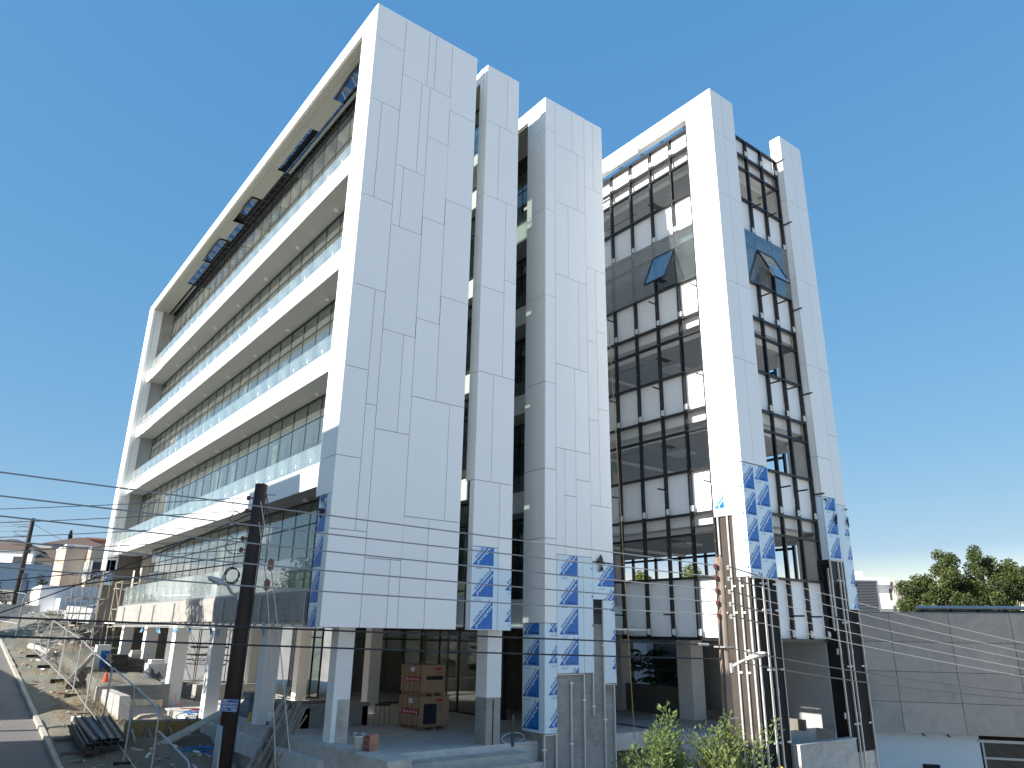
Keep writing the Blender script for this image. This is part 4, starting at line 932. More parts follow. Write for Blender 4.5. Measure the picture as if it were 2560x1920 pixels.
s1 = [(3.98, -7.72, -1.37, 1.6), (3.93, -7.6, -1.62, 1.5), (4.06, -7.85, -1.6, 1.4), (3.80, -7.55, -1.72, 1.2)]+[(3.98+q.uniform(-.55, .6), -7.55+q.uniform(-.5, .5), q.uniform(-2.5, -1.85), 1.35) for _ in range(34)]+[(3.5+q.uniform(-.15, .3), -7.1+q.uniform(-.3, .3), q.uniform(-2.5, -2.05), .8) for _ in range(7)]
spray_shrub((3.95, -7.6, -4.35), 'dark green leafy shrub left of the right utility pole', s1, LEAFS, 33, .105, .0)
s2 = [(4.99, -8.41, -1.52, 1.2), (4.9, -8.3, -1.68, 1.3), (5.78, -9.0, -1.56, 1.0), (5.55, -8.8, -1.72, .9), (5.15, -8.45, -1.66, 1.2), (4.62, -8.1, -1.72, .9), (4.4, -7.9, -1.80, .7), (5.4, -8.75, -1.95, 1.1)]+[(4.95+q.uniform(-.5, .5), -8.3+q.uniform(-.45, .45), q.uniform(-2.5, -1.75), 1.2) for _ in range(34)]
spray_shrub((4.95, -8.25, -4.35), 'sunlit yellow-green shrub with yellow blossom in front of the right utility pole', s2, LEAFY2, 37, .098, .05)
spray_shrub((5.9, -8.95, -4.3), 'low shrub with yellow blossom at the bottom edge, right of the pole', [(5.75+q.uniform(-.3, .3), -8.9+q.uniform(-.3, .3), q.uniform(-2.9, -2.45), .8) for _ in range(8)], LEAFY2, 39, .085, .2)

# ================================================================== utility poles, lamps, cables
def pole(base, top, r0, r1, m, label, sleeve=None):
    t = thing('utility_pole', base, label, 'utility pole', world=True)
    b0, t0 = Vector(base), Vector(top)
    MB().tube([b0-Vector((0, 0, .6)), b0.lerp(t0, .5), t0], r0, 12, r1).build('shaft', m, t, True)
    if sleeve: MB().tube([b0-Vector((0, 0, .5)), b0.lerp(t0, sleeve)], r0*1.06, 12, r0*1.04).build('sleeve', GALV, t, True)
    return t
P1B, P1T = Vector((-1.24, 2.27, -4.33)), Vector((-1.21, 2.02, 3.74))
p1 = pole(P1B, P1T, .21, .165, POLED, 'dark creosoted utility pole with a blue street sign and metal foot sleeve')
# cut metal sleeve covers the left half of the foot only
MB().tube([P1B+Vector((-.045, -.02, -.4)), P1B+Vector((-.045, -.025, 1.95))], .20, 12, .19).build('sleeve', GALV, p1, True)
ins = MB().lathe((0, 0, 0), [(.02, 0), (.045, .015), (.05, .05), (.03, .06), (.045, .075), (.05, .11), (.03, .13)], 9)
def insul(par, at_, m, arm_to=None):
    o = shift(MB().lathe((0, 0, -.065), [(.02, 0), (.048, .015), (.052, .05), (.03, .06), (.048, .075), (.052, .11), (.03, .13)], 9), at_).build('insulator', m, par)
    if arm_to is not None: MB().bar(arm_to, at_, .035).build('insulator_pin', STEELB, o)
    return o
def along(a, b, z): f = (z-a.z)/(b.z-a.z); return a.lerp(b, f)
lp = Vector((-.72, .45, 0)).normalized()            # toward the left pole row
for z in (3.35, 3.0, 2.62, 2.25, 1.95): c = along(P1B, P1T, z); insul(p1, c+lp*.30, PORC, c+lp*.1)
jl = MB()
for z, w in ((3.3, .55), (2.95, .5), (2.6, .6), (2.2, .4)):
    c = along(P1B, P1T, z)+lp*.3; jl.tube(smooth([c+lp*.30, c+lp*.42+Vector((0, 0, -.18)), c+lp*.22+Vector((0, 0, -.36)), c-lp*.1+Vector((0, 0, -.33)), along(P1B, P1T, z-.4)]), .012, 5)
for k in range(3):
    a0 = k*.3; c = along(P1B, P1T, 1.25)+lp*.42; jl.tube([c+Vector((.2*math.cos(t)*.8-.02*k, .2*math.cos(t)*-.45, .2*math.sin(t)+.02*k)) for t in [a0+2*math.pi*i/14 for i in range(14+k)]], .013, 5)
jl.tube([along(P1B, P1T, 3.76)+Vector((.05, 0, .02)), along(P1B, P1T, 3.3)+Vector((.19, -.1, 0)), along(P1B, P1T, 2.4)+Vector((.16, -.15, 0)), along(P1B, P1T, .8)+Vector((.18, -.1, 0)), along(P1B, P1T, -1.6)+Vector((.19, -.1, 0)), along(P1B, P1T, -4.3)+Vector((.2, -.1, 0))], .018, 5)
jl.build('jumper_cable', WIRE, p1)
st_ = MB()
for z in (3.45, 3.1, 1.7): c = along(P1B, P1T, z); st_.bar(c+Vector((.1, -.08, 0)), c+Vector((.34, -.26, 0)), .02)
each(st_, 'step_bolt', STEELB, p1)
def street_lamp(label, root, bend, head0, head1, m, photo):
    t = thing('street_lamp', root, label, 'street lamp', world=True); r, b_, h0, h1 = map(Vector, (root, bend, head0, head1))
    MB().tube([r, b_, h0], .035, 8, .04).build('arm', m, t, True)
    MB().tube([r-Vector((0, 0, .10)), r+Vector((0, 0, .10))], .07, 8).build('clamp', GALV, t)
    ax_ = (h1-h0); L_ = ax_.length; ax_ = ax_/L_; sd = ax_.cross(Vector((0, 0, 1))).normalized(); up = sd.cross(ax_); mb = MB(); prof = [(0, .05, .045), (.08, .075, .06), (.3, .13, .085), (.6, .165, .09), (.85, .13, .06), (1, .03, .015)]
    vs = []; n = 12
    for f, w, hh in prof:
        c = h0+ax_*L_*f
        for k in range(n): a = 2*math.pi*k/n; vs.append(c+sd*w*math.cos(a)+up*(hh*math.sin(a) if math.sin(a) > 0 else hh*.45*math.sin(a)))
    fs = [(i*n+k, i*n+(k+1) % n, (i+1)*n+(k+1) % n, (i+1)*n+k) for i in range(len(prof)-1) for k in range(n)]+[tuple(range(n))[::-1], tuple(range((len(prof)-1)*n, len(prof)*n))]
    mb.raw(vs, fs).build('lamp_head', m, t, True)
    g = MB(); g.tube([h0+ax_*L_*.35-up*.02, h0+ax_*L_*.9-up*.015], .07, 8, .05); g.build('lamp_glass', mat('lamp_lens', (.35, .36, .34), .25), t, True)
    c = h0+ax_*L_*photo+up*.07; MB().tube([c, c+up*.14], .045, 9, .042).build('photocell', m, t, True)
    return t
c1 = along(P1B, P1T, .75)+lp*.19
street_lamp('grey street lamp on the dark left utility pole', c1, c1+Vector((-.17, .1, .08)), (-1.78, 1.94, .98), (-2.24, 2.26, 1.20), LAMPG, .35)
P2B, P2T = Vector((9.02, -5.3, -5.6)), Vector((9.1, -5.36, 2.0))
p2 = pole(P2B, P2T, .155, .12, POLEB, 'weathered brown wooden utility pole in front of the black-clad shaft')
ra, la = Vector((.29, -.96, 0)), Vector((-.9, .2, 0)).normalized()
Z2 = [1.72, 1.42, 1.08, .76, .44]
for z in Z2:
    c = along(P2B, P2T, z); insul(p2, c+Vector((-.20, -.02, .03)), PORC, c); insul(p2, c+Vector((.13, -.20, 0)), PORG, c)
jp = MB(); q = random.Random(4)
for k in range(5):
    zt = .5-.1*k; c = along(P2B, P2T, zt)+Vector((-.16, -.04, 0)); jp.tube([c, c+Vector((-.04+q.uniform(-.03, .03), 0, -.5)), along(P2B, P2T, -.9)+Vector((-.14+q.uniform(-.03, .03), -.06, 0)), along(P2B, P2T, -3)+Vector((-.13, -.06, 0)), along(P2B, P2T, -5.5)+Vector((-.13, -.06, 0))], .016, 5)
for z in Z2[:-1]: c = along(P2B, P2T, z); jp.tube([c+Vector((-.22, 0, .04)), c+Vector((-.19, -.03, -.12)), c+Vector((-.21, -.02, -.28))], .012, 4)
jp.tube([P2T+Vector((-.07, 0, 0)), P2T+Vector((-.02, 0, .08)), P2T+Vector((.06, -.02, .04)), P2T+Vector((.11, -.05, -.1))], .016, 5)
jp.build('jumper_cable', WIRE, p2)
MB().box(8.85, 9.2, -5.55, -5.18, -.34, -.30).build('steel_band', GALV, p2); MB().box(8.85, 9.2, -5.55, -5.2, -2.05, -2.01).build('steel_band', GALV, p2)
c2 = along(P2B, P2T, -.82)+Vector((.08, -.12, 0))
street_lamp('cream street lamp reaching right from the brown utility pole', c2, (9.22, -5.66, -.70), (9.36, -5.78, -.63), (9.76, -6.16, -.44), LAMPC, .28)
def cable(a, b, sag, r, m, label, group=None, n=14, r2=None):
    a, b = Vector(a), Vector(b)
    pts = [a.lerp(b, i/n)-Vector((0, 0, sag*4*(i/n)*(1-i/n))) for i in range(n+1)]
    return tag(MB().tube(pts, r, 5, r2).build('power_cable', m), label, 'cable', group)
LE = [(-7.41, -2.67, 2.49), (-7.33, -2.58, 2.12), (-7.26, -2.5, 1.81), (-7.18, -2.4, 1.43), (-7.08, -2.29, 1.01)]
orders = ['topmost', 'second', 'third', 'fourth', 'fifth and lowest']
for i in range(5):
    a = Vector(LE[i]); b = along(P2B, P2T, Z2[i])+Vector((-.20, -.02, .05)); d = a-b; a2 = b+d*1.5
    cable(a2, b, .02+.03*i, .015, WIREG, f'{orders[i]} of the five grey wires running left from the brown pole', 'wires left of the brown pole', 20)
for i, (a, z, s) in enumerate((((-6.88, -2.05, .07), -.28, .02), ((-6.82, -1.97, -.21), -.62, .06))):
    b = along(P2B, P2T, z)+Vector((-.1, -.05, 0)); d = Vector(a)-b
    cable(b+d*1.5, b, s, .018, WIRE, ('upper' if i == 0 else 'lower')+' thick black cable crossing low in front of the ground floor', 'black cables', 20)
    if i == 0: tag(MB().tube([b+d*.03, b+d*.03+d.normalized()*.32], .035, 8).build('cable_splice', PORG), 'grey splice sleeve on the black cable just left of the brown pole', 'cable splice')
RE = [(11.08, -11.72, -.01), (11.12, -11.67, -.19), (11.16, -11.63, -.35), (11.2, -11.58, -.53), (11.23, -11.54, -.69)]
for i in range(5):
    a = along(P2B, P2T, Z2[i])+Vector((.13, -.2, .03)); d = Vector(RE[i])-a
    cable(a, a+d*1.35, .12, .008, WIREP, f'{orders[i]} of the five thin bare wires running right from the brown pole', 'wires right of the brown pole', 16)
    tag(MB().tube([a, a+d*.05-Vector((0, 0, .02)), a+d*.12-Vector((0, 0, .05))], .02, 5).build('wire_tail', WIRE), f'twisted black tail on the {orders[i]} wire right of the brown pole', 'cable')
for i, (a, z) in enumerate((((11.3, -11.46, -1.01), -.35), ((11.33, -11.42, -1.13), -.66))):
    b = along(P2B, P2T, z)+Vector((.1, -.12, 0)); d = Vector(a)-b; cable(b, b+d*1.35, .16, .014, WIRE, ('upper' if i == 0 else 'lower')+' thin black cable running right below the bare wires', 'black cables right of the brown pole')
# far left pole and the thin lines between it and the near left pole
P3B, P3T = Vector((-2.35, 51, 1.0)), Vector((-2.65, 47.6, 7.5))
p3 = pole(P3B, P3T, .20, .15, POLED, 'distant dark leaning utility pole with tangled wires at the far left')
jx = MB(); q = random.Random(9)
for k in range(9):
    z = 7.3-.22*k; c = along(P3B, P3T, z); jx.tube([c, c+Vector((-.4-.3*q.random(), .2, .25*q.uniform(-1, 1))), c+Vector((-.8-.4*q.random(), .4, .1*q.uniform(-1, 1)))], .02, 4)
for z in (5.6, 5.2): c = along(P3B, P3T, z); jx.box(c.x-.12, c.x+.3, c.y-.2, c.y+.2, c.z-.10, c.z+.12)
jx.build('cross_arm', STEELB, p3)
for i, (z1, z2) in enumerate(((3.35, 7.3), (3.0, 6.95), (2.62, 6.6), (2.25, 6.2), (1.95, 5.8))):
    a = along(P1B, P1T, z1)+lp*.32; L_ = (-9.5-.05*i, 14.5+.4*i, z1+.15-.10*i)
    cable(a, L_, .05, .012, WIREG, f'{orders[i]} of the thin lines leaving the dark pole to the left', 'lines left of the dark pole', 14)
    c = along(P3B, P3T, z2); cable(c, c+Vector((-14, 6, .2)), .2, .02, WIREG, f'{orders[i]} of the far lines left of the distant pole', 'far lines left of the distant pole', 8)
cable(along(P1B, P1T, 2.95)+lp*.1, (-7.0, 9.5, -.15), .12, .018, WIRE, 'thick black cable sloping down from the dark pole top to the left')
cable(along(P1B, P1T, 1.62)+lp*.2, (-7.6, 8.0, .55), .05, .018, WIRE, 'thick black cable leaving the dark pole at lamp height')
cable(along(P1B, P1T, 1.80)+lp*.2, (-7.8, 9.0, .95), .05, .014, WIRE, 'thin dark cable just above the thick one left of the dark pole')
for i, (z, e) in enumerate(((7.2, (6, 44, 3.4)), (5.5, (6, 41, 2.6)), (5.4, (7, 43, 2.3)))):
    cable(along(P3B, P3T, z), e, .35, .018, WIREP, ['upper', 'middle', 'lower'][i]+' pale drop wire from the distant pole to the white building', 'drop wires', 10)
for i, (a, m_, b_) in enumerate((((-1.25, 1.80, 3.23), (-1.28, .39, 1.47), (-.62, -.43, -2.75)), ((-1.19, 1.92, 2.71), (-1.25, .57, .99), (-.82, -.85, -4.6)))):
    t = thing('guy_wire', b_, ('right' if i == 0 else 'left')+' slack guy rope with a brown block hanging from the dark pole', 'guy wire', 'guy ropes of the dark pole', world=True)
    MB().tube([a, m_], .014, 5).build('rope', ROPE, t); MB().tube([m_, Vector(m_).lerp(Vector(b_), .5)+Vector((.03, 0, 0)), b_], .014, 5).build('rope', ROPE, t)
    c = Vector(m_); MB().box(c.x-.06, c.x+.06, c.y-.05, c.y+.05, c.z-.12, c.z+.10).tube([c+Vector((0, 0, -.16)), c+Vector((0, 0, .14))], .03, 6).build('block', PORC, t)
# street sign on the left pole
sg = thing('street_sign', (-1.34, 2.02, -1.92), 'small blue street-name plate on the dark pole', 'sign', world=True)
sx = Vector((.82, -.57, 0)).normalized(); sn = Vector((-.57, -.82, 0)).normalized(); sc0 = Vector((-1.36, 1.93, -1.90))
M_ = Matrix(((sx.x, 0, sn.x, sc0.x), (sx.y, 0, sn.y, sc0.y), (0, 1, 0, sc0.z), (0, 0, 0, 1))) @ Matrix.Rotation(-.05, 4, 'Z')
def flat(mb): mb.v = [tuple(M_ @ Vector(v)) for v in mb.v]; return mb
flat(MB().box(-.215, .215, -.145, .145, -.006, .0)).build('plate', SIGN, sg)
flat(MB().box(-.205, .205, .130, .136, .001, .003).box(-.205, .205, -.136, -.130, .001, .003).box(-.207, -.201, -.13, .13, .001, .003).box(.201, .207, -.13, .13, .001, .003).box(-.18, .18, .008, .012, .001, .003)).build('border', SIGNW, sg)
for txt, x, y, s in (('ΟΔΟΣ', -.18, .088, .045), ('ΑΓΓΕΛΟΥ ΒΛΑΧΟΥ', -.18, .028, .052), ('ANGELOU VLACHOU', -.18, -.045, .045), ('T.K. 2115', -.18, -.105, .04), ('STREET', .06, -.105, .04)):
    me = text_mesh(txt, s, .002)
    w = max(v.co.x for v in me.vertices)
    k = min(1, .36/w); me.transform(M_ @ Matrix.Translation((x, y, .003)) @ Matrix.Diagonal((k, 1, 1, 1))); me.materials.append(SIGNW); link('lettering', me, sg)
# ================================================================== left background
wb = thing('white_annex', (1.2, 47, .2), 'plain white flat-roofed annex beyond the site rubble', 'building', world=True)
MB().box(-1.5, 5, 44.6, 50.5, -2, 2.55).box(-1.5, 5, 44.6, 44.8, 2.55, 2.65).box(-1.5, -1.3, 44.8, 50.5, 2.55, 2.65).build('wall', HOUSEW, wb)
bx('garage_door', mat('garage_grey', (.55, .58, .60), .6), wb, .35, 1.5, 44.55, 44.598, -.2, 1.55); bx('garage_door', MATS['garage_grey'], wb, 1.56, 3.0, 44.55, 44.598, -.2, 1.55)
bx('side_wall', HOUSEW, wb, -.45, -.30, 42.4, 44.59, -1, 1.75); bx('low_wall', HOUSEW, wb, .6, 4, 42.0, 42.25, -1, .62)
ba = thing('beige_house', (2.5, 57, 2), 'tall plain beige house with one sunlit edge left of the office block', 'house', world=True)
MB().box(.75, 4.5, 54.5, 60.5, 0, 6.35).build('wall', HOUSEP, ba); bx('roof_edge', HOUSEW, ba, .7, 4.5, 54.45, 60.5, 6.35, 6.47)
bb = thing('beige_house', (4, 56, 2), 'beige house with corner window right behind the end of the office block', 'house', world=True)
MB().box(2.35, 7, 52.6, 56.4, 0, 6.25).build('wall', HOUSEP, bb)
w = bx('window', mat('pale_window', (.45, .55, .58), .15), bb, 2.30, 2.36, 53.1, 55.6, 3.7, 5.1); bx('window_frame', HOUSEW, w, 2.27, 2.32, 54.3, 54.4, 3.7, 5.1)
w = bx('window', WINDK, bb, 2.6, 4, 52.55, 52.61, 3.7, 5.0); bx('window_frame', HOUSEW, w, 2.55, 2.62, 52.5, 52.6, 3.6, 5.1)
tag(MB().box(-9, 2.0, 66, 68, 1, 5.3).box(-9, 2.05, 65.9, 68.1, 5.3, 5.42).build('long_building', HOUSEB), 'long low pale blue building behind the distant pole', 'building')
tag(MB().box(-9, 2.6, 62.4, 62.7, 0, 2.95).build('garden_wall', CONCL), 'pale garden wall below the long blue building', 'wall')
for i, (x, y) in enumerate(((-2.2, 49.3), (-1.75, 52.2))):
    gt = thing('gate_pillar', (x, y, 0), ['near', 'far'][i]+' slate-blue gate pillar beside the distant pole', 'pillar', 'gate pillars', world=True)
    MB().box(x-.16, x+.16, y-.16, y+.16, -.5, 3.55-.35*i).build('shaft', mat('slate_blue', (.10, .13, .17), .6), gt); bx('cap', MATS['slate_blue'], gt, x-.20, x+.20, y-.2, y+.2, 3.55-.35*i, 3.63-.35*i)
HS = [((-.2, 98, 5.2), -.5, 9, 8, 3.6, 'cream two-storey house with small windows, left of the tall beige house', HOUSEW, 'hip'), ((4.2, 96, 4.9), -.5, 7, 7, 3.1, 'house with a red-brown hipped tile roof behind the distant pole', HOUSEP, 'hip'),
      ((-6.5, 112, 6.4), -.3, 12, 9, 3.8, 'long brownish house on the hillside at the far left edge', HOUSE, 'hip'), ((4, 122, 7.3), -.6, 11, 9, 3.8, 'brownish house higher on the hill behind the tiled roof', HOUSE, None),
      ((12.2, 134, 8.6), -.3, 9, 8, 4.6, 'grey house on the hill just behind the top of the beige house', mat('house_grey', (.30, .31, .33), .8), 'hip'), ((16.5, 140, 8.4), -.2, 5, 6, 6.6, 'small red-brick building on the hill beside the office block edge', BRICK, None), ((-14, 126, 7.5), .2, 11, 9, 3.6, 'dark roofed house on the hill at the far left', HOUSE, 'hip')]
for b_, rz, w, d, h, lb, m, rf in HS: house('hillside_house', b_, rz, w, d, h, lb, m, 1 if h < 4 else 2, 3, rf, group='houses on the left hillside')
def bush(base, clumps, n, size, m, label, seed, name='hedge', cat='bush'):
    t = thing(name, base, label, cat, 'bushes on the left'); q = random.Random(seed); pts = []; mb = MB()
    for c, r in clumps:
        c = Vector(c); cv = q.uniform(.1, .8); mb.tube([(c.x*.6, c.y*.6, -.3), c], .04, 5, .015)
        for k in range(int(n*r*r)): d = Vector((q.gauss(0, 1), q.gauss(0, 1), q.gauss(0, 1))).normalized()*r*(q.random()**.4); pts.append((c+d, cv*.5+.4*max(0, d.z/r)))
    mb.build('stem', BARK, t); leaves('foliage', pts, size, m, t, seed); return t
bush((-4.4, 50.5, .8), clump_set(101, 1.4, 1.2, .5, 2.6, 9, .6, .9), 260, .2, LEAFD, 'dark green bush at the left edge beside the distant pole', 101)
bush((-4.0, 78, 3.0), clump_set(102, 3.2, 1.5, 1.2, 3.6, 10, .8, 1.2), 160, .26, LEAFT, 'bright green trees over the blue building at the left edge', 102)
bush((.1, 61.2, 2.4), clump_set(103, .5, .5, .4, 1.6, 5, .5, .7), 260, .2, LEAFD, 'round green bush in front of the tall beige house', 103)
for i, (x, y) in enumerate(((1.5, 52.1), (2.2, 51.8), (3.1, 51.2), (-.7, 53))): bush((x, y, 2.2), [((0, 0, .35), .34), ((.25, 0, .2), .26)], 420, .13, LEAFD, ['small bush left', 'small bush second from left', 'small bush under the corner window', 'small pale bush beside the gate pillar'][i]+' on the edge above the white annex', 110+i)
cy = thing('cypress', (10.9, 137, 8), 'lone dark cypress on the skyline above the beige house', 'tree'); q = random.Random(8); pts = []
for k in range(700): f = q.random(); r = .75*(1-f)**.7*(.4+.6*q.random()); a = q.uniform(0, 6.3); pts.append(((r*math.cos(a), r*math.sin(a), 4+f*4.2), q.random()*.5, (math.cos(a)*.4, math.sin(a)*.4, 1)))
MB().tube([(0, 0, -1), (0, 0, 6)], .2, 6, .05).build('trunk', BARK, cy); leaves('crown', pts, .5, LEAFD, cy, 8)
tag(MB().box(-9, -1.4, 43.6, 43.8, -1, 1.25).build('site_wall', CONCL), 'pale concrete garden wall behind the mesh fence at the far left', 'wall')
# ================================================================== street side opposite (throws the shade on the lower floors)
oh = house('street_house', (-17.25, 3.15, -4.5), 0, 8.5, 16.3, 14.15, 'five-storey rendered house across the street', HOUSE, 5, 7, cat='house')
bx('stair_tower', HOUSE, oh, -2, 4.2, -2.25, -1.05, 14.5, 16.3); bx('penthouse', HOUSEW, oh, -3, 4.2, 1.3, 5.9, 14.5, 15.75)
house('street_house', (-18, 23.6, -2.3), 0, 9, 17.5, 4.6, 'low tiled house across the street farther up', HOUSEW, 1, 4, 'hip', cat='house')
house('street_house', (-24, 46, 0), 0, 10, 13, 5.2, 'two-storey pale house across the street at the top of the slope', HOUSEP, 2, 4, 'hip', cat='house')
tree((-12.4, 12.6, -3.1), 10.5, [((0, -.7, 8.3), 1.2), ((.2, .5, 9.0), 1.3), ((-.1, 1.2, 10.6), 1.3), ((0, .3, 11.6), 1.1)], 420, .24, LEAFT, 'street tree across the road beside the tall house', 'street_tree', seed=201, trunk_r=.14)
tree((-13.5, 36, -1.2), 7, clump_set(203, 2, 2, 3, 6.5, 10, 1, 1.5), 200, .26, LEAFT, 'second street tree farther up the road', 'street_tree', seed=203)

# ================================================================== site clutter
# temporary mesh fence
def fence_panel(p0, p1, h=1.98, lean=0., label='', seed=0):
    p0, p1 = Vector(p0), Vector(p1); t = thing('fence_panel', p0.lerp(p1, .5), label, 'fence', 'mesh fence panels along the pavement', world=True)
    up = Vector((lean, 0, 1)).normalized()*h; d = (p1-p0).normalized(); q0, q1 = p0+Vector((0, 0, .12)), p1+Vector((0, 0, .12)); k = .16
    MB().tube([q0, q0+up*(1-k/h), q0+up*(1-k*.3/h)+d*k*.3, q0+up+d*k, q1+up-d*k, q1+up*(1-k*.3/h)-d*k*.3, q1+up*(1-k/h), q1], .023, 6).build('frame', GALV, t)
    MB().tube([q0+up*.12, q1+up*.12], .016, 5).build('lower_rail', GALV, t)
    m = MB(); L_ = (q1-q0).length; n = int(L_/.16)
    for i in range(1, n): c = q0.lerp(q1, i/n); m.bar(c+up*.12, c+up*.985, .003)
    for i in range(1, 8): m.bar(q0+up*(.12+.108*i), q1+up*(.12+.108*i), .003)
    m.build('wire_mesh', mat('mesh_wire', (.16, .16, .155), .5), t)['kind'] = 'stuff'
    fm = MB(); c = p1; fm.hexa([(c.x-.27, c.y-.13, c.z-.03), (c.x+.27, c.y-.13, c.z-.03), (c.x+.27, c.y+.13, c.z-.03), (c.x-.27, c.y+.13, c.z-.03), (c.x-.24, c.y-.10, c.z+.13), (c.x+.24, c.y-.10, c.z+.13), (c.x+.24, c.y+.10, c.z+.13), (c.x-.24, c.y+.10, c.z+.13)]); fm.build('foot_block', BLACKM, t)
    return t
fy = [-2.0, .25, 3.45, 6.75, 10.2, 13.3, 16.8, 20.1, 23.8, 27.0]
fx = [-2.5, -2.6, -2.6, -2.55, -2.6, -2.65, -2.6, -2.75, -2.9, -3.1]
fl = ['mesh fence panel at the bottom edge, nearest to the camera', 'low near mesh fence panel running to the foot of the dark pole', 'mesh fence panel with rounded corner just left of the dark pole', 'mesh fence panel beside the stack of steel boards', 'mesh fence panel behind the stack of steel boards', 'mesh fence panel at the retaining wall corner', 'mesh fence panel beside the red cone', 'mesh fence panel by the wide black pipe', 'farthest upright mesh fence panel before the leaning one']
for i in range(9):
    drop = -.45 if i < 2 else 0
    fence_panel((fx[i], fy[i]+.03, gz(0, fy[i])+drop), (fx[i+1], fy[i+1]-.03, gz(0, fy[i+1])+drop), label=fl[i])
fence_panel((-3.0, 24.4, gz(0, 24.4)), (-2.6, 31.0, gz(0, 31)), lean=.5, label='leaning mesh fence panel beside the rubble')
for i, (a, b_) in enumerate((((-3.4, 33.5), (-3.0, 37.0)), ((-3.0, 37.0), (-4.6, 39.8)), ((-4.6, 39.8), (-7.0, 41.5)))):
    fence_panel((a[0], a[1], gz(0, a[1])+.1), (b_[0], b_[1], gz(0, b_[1])+.1), 2.0, label=['right', 'middle', 'left'][i]+' panel of the mesh fence at the far end of the pavement')
# stack of steel shuttering boards on the verge
q = random.Random(12)
sbm = MB().box(-.10, .10, 0, 3.0, 0, .012).box(-.10, -.088, 0, 3.0, 0, .085).box(.088, .10, 0, 3.0, 0, .085).mesh('steel_board', mat('shuttering_steel', (.17, .165, .16), .5, metal=.4, var=.3, noise=(4, .3)))
tmb = MB().box(-.10, .10, 0, 3.0, 0, .045).mesh('timber_board', mat('dark_timber', (.10, .075, .055), .8, var=.25, noise=(5, .2, (1, .2, 1))))
pal = thing('timber_bearer', (-3.0, 8.2, gz(0, 8)), 'pair of thick dark bearers under the board stack', 'timber', world=True)
for y in (8.3, 10.0): bx('bearer', mat('bearer_wood', (.16, .12, .09), .85), pal, -3.9, -2.25, y, y+.12, gz(0, y)-.06, gz(0, y)+.10)
rows = ['bottom', 'second', 'third', 'fourth', 'fifth', 'sixth', 'top']
cols = ['first', 'second', 'third', 'fourth', 'fifth']
sr = math.atan(.111)
for k in range(7):
    for j in range(5 if k < 6 else 4):
        o = link('timber_board' if k < 4 else 'steel_board', tmb if k < 4 else sbm); o.location = (-3.32+j*.215+q.uniform(-.02, .02)+(.12 if k == 6 else 0), 7.62+q.uniform(-.07, .07), gz(0, 7.7)+.13+k*.052+max(0, k-4)*.05)
        o.rotation_euler = (sr, q.uniform(-.22, .22) if k > 4 else 0, q.uniform(-.03, .03))
        tag(o, f'{"dark timber" if k < 4 else "grey steel"} board in the {rows[k]} layer of the roadside stack, {cols[j]} from the road', 'board', 'boards stacked on the verge')
# trench formwork, ramp, sand, hoses
fw = thing('formwork', (-.9, 9.8, -3.5), 'yellow plywood trench formwork with upright studs', 'formwork', world=True)
MB().hexa([(-2.0, 9.85, -3.6), (.35, 9.75, -3.55), (.35, 9.81, -3.55), (-2.0, 9.91, -3.6), (-2.0, 9.85, -2.98), (.35, 9.75, -3.03), (.35, 9.81, -3.03), (-2.0, 9.91, -2.98)]).build('board', PLYY, fw)
for i, x in enumerate((-1.85, -1.35, -.7, -.15, .2)):
    MB().bar((x+q.uniform(-.05, .05), 9.80, -3.62), (x, 9.74, -2.93+q.uniform(-.06, .1)), .11, .05).build('stud', PLANK, fw)
    if i < 4: MB().bar((x+.1, 9.15, -3.58), (x+.05, 9.72, -3.2), .06).build('strut', PLANK, fw)
MB().bar((-2.0, 9.88, -2.95), (.35, 9.78, -3.0), .08, .06).build('top_batten', PLANK, fw)
tag(MB().hexa([(-1.34, 8.75, -3.62), (-1.10, 8.38, -3.62), (-1.08, 8.38, -3.56), (-1.32, 8.75, -3.56), (.62, 8.62, -2.66), (.80, 8.24, -2.66), (.80, 8.24, -2.60), (.62, 8.62, -2.60)]).build('ramp_plank', PLANK), 'wide weathered plank ramp leading up to the terrace edge', 'plank')
hp = MB(); n = 18; vs = [(-.75, 12.0, -2.95)]; fs = []
rr = random.Random(15)
for i, (r, z) in enumerate(((.35, -3.0), (.7, -3.18), (1.05, -3.38), (1.25, -3.55))):
    for k in range(n): a = 2*math.pi*k/n; w_ = 1+rr.uniform(-.12, .12); vs.append((-.75+r*w_*math.cos(a), 12.0+1.25*r*w_*math.sin(a), z+rr.uniform(-.03, .03)))
fs += [(0, 1+k, 1+(k+1) % n) for k in range(n)]+[(1+i*n+k, 1+(i+1)*n+k, 1+(i+1)*n+(k+1) % n, 1+i*n+(k+1) % n) for i in range(3) for k in range(n)]
tag(hp.raw(vs, fs).build('sand_heap', SAND, None, True), 'heap of pale sand in the trench behind the formwork', 'sand')
def coil(c, r, turns, m, label, tr_=.018, seed=1, tail=None, sq=.8):
    q = random.Random(seed); pts = []
    for i in range(int(turns*14)): a = 2*math.pi*i/14; w_ = r*(1+.18*math.sin(a*.37+seed)); pts.append((c[0]+w_*math.cos(a), c[1]+sq*w_*math.sin(a), c[2]+.01*(i/14)+.02*q.random()))
    if tail: pts += tail
    return tag(MB().tube(pts, tr_, 5).build('hose', m), label, 'hose')
coil((-.3, 7.6, -3.66), .5, 3.5, BLUEP, 'blue hose coiled on the ground left of the dark pole foot', seed=2, tail=[(.1, 6.9, -3.7), (.2, 6.0, -3.8)])
coil((.15, 6.6, -3.75), .32, 3, BLUEP, 'small blue hose coil right beside the dark pole', seed=3)
coil((.9, 12.4, -3.03), .38, 3, BLUEP, 'blue hose coil on the terrace edge by the third column', seed=5, tail=[(.3, 12.2, -3.02), (.0, 11.6, -3.05), (-.1, 10.9, -3.2), (.15, 10.2, -3.3)])
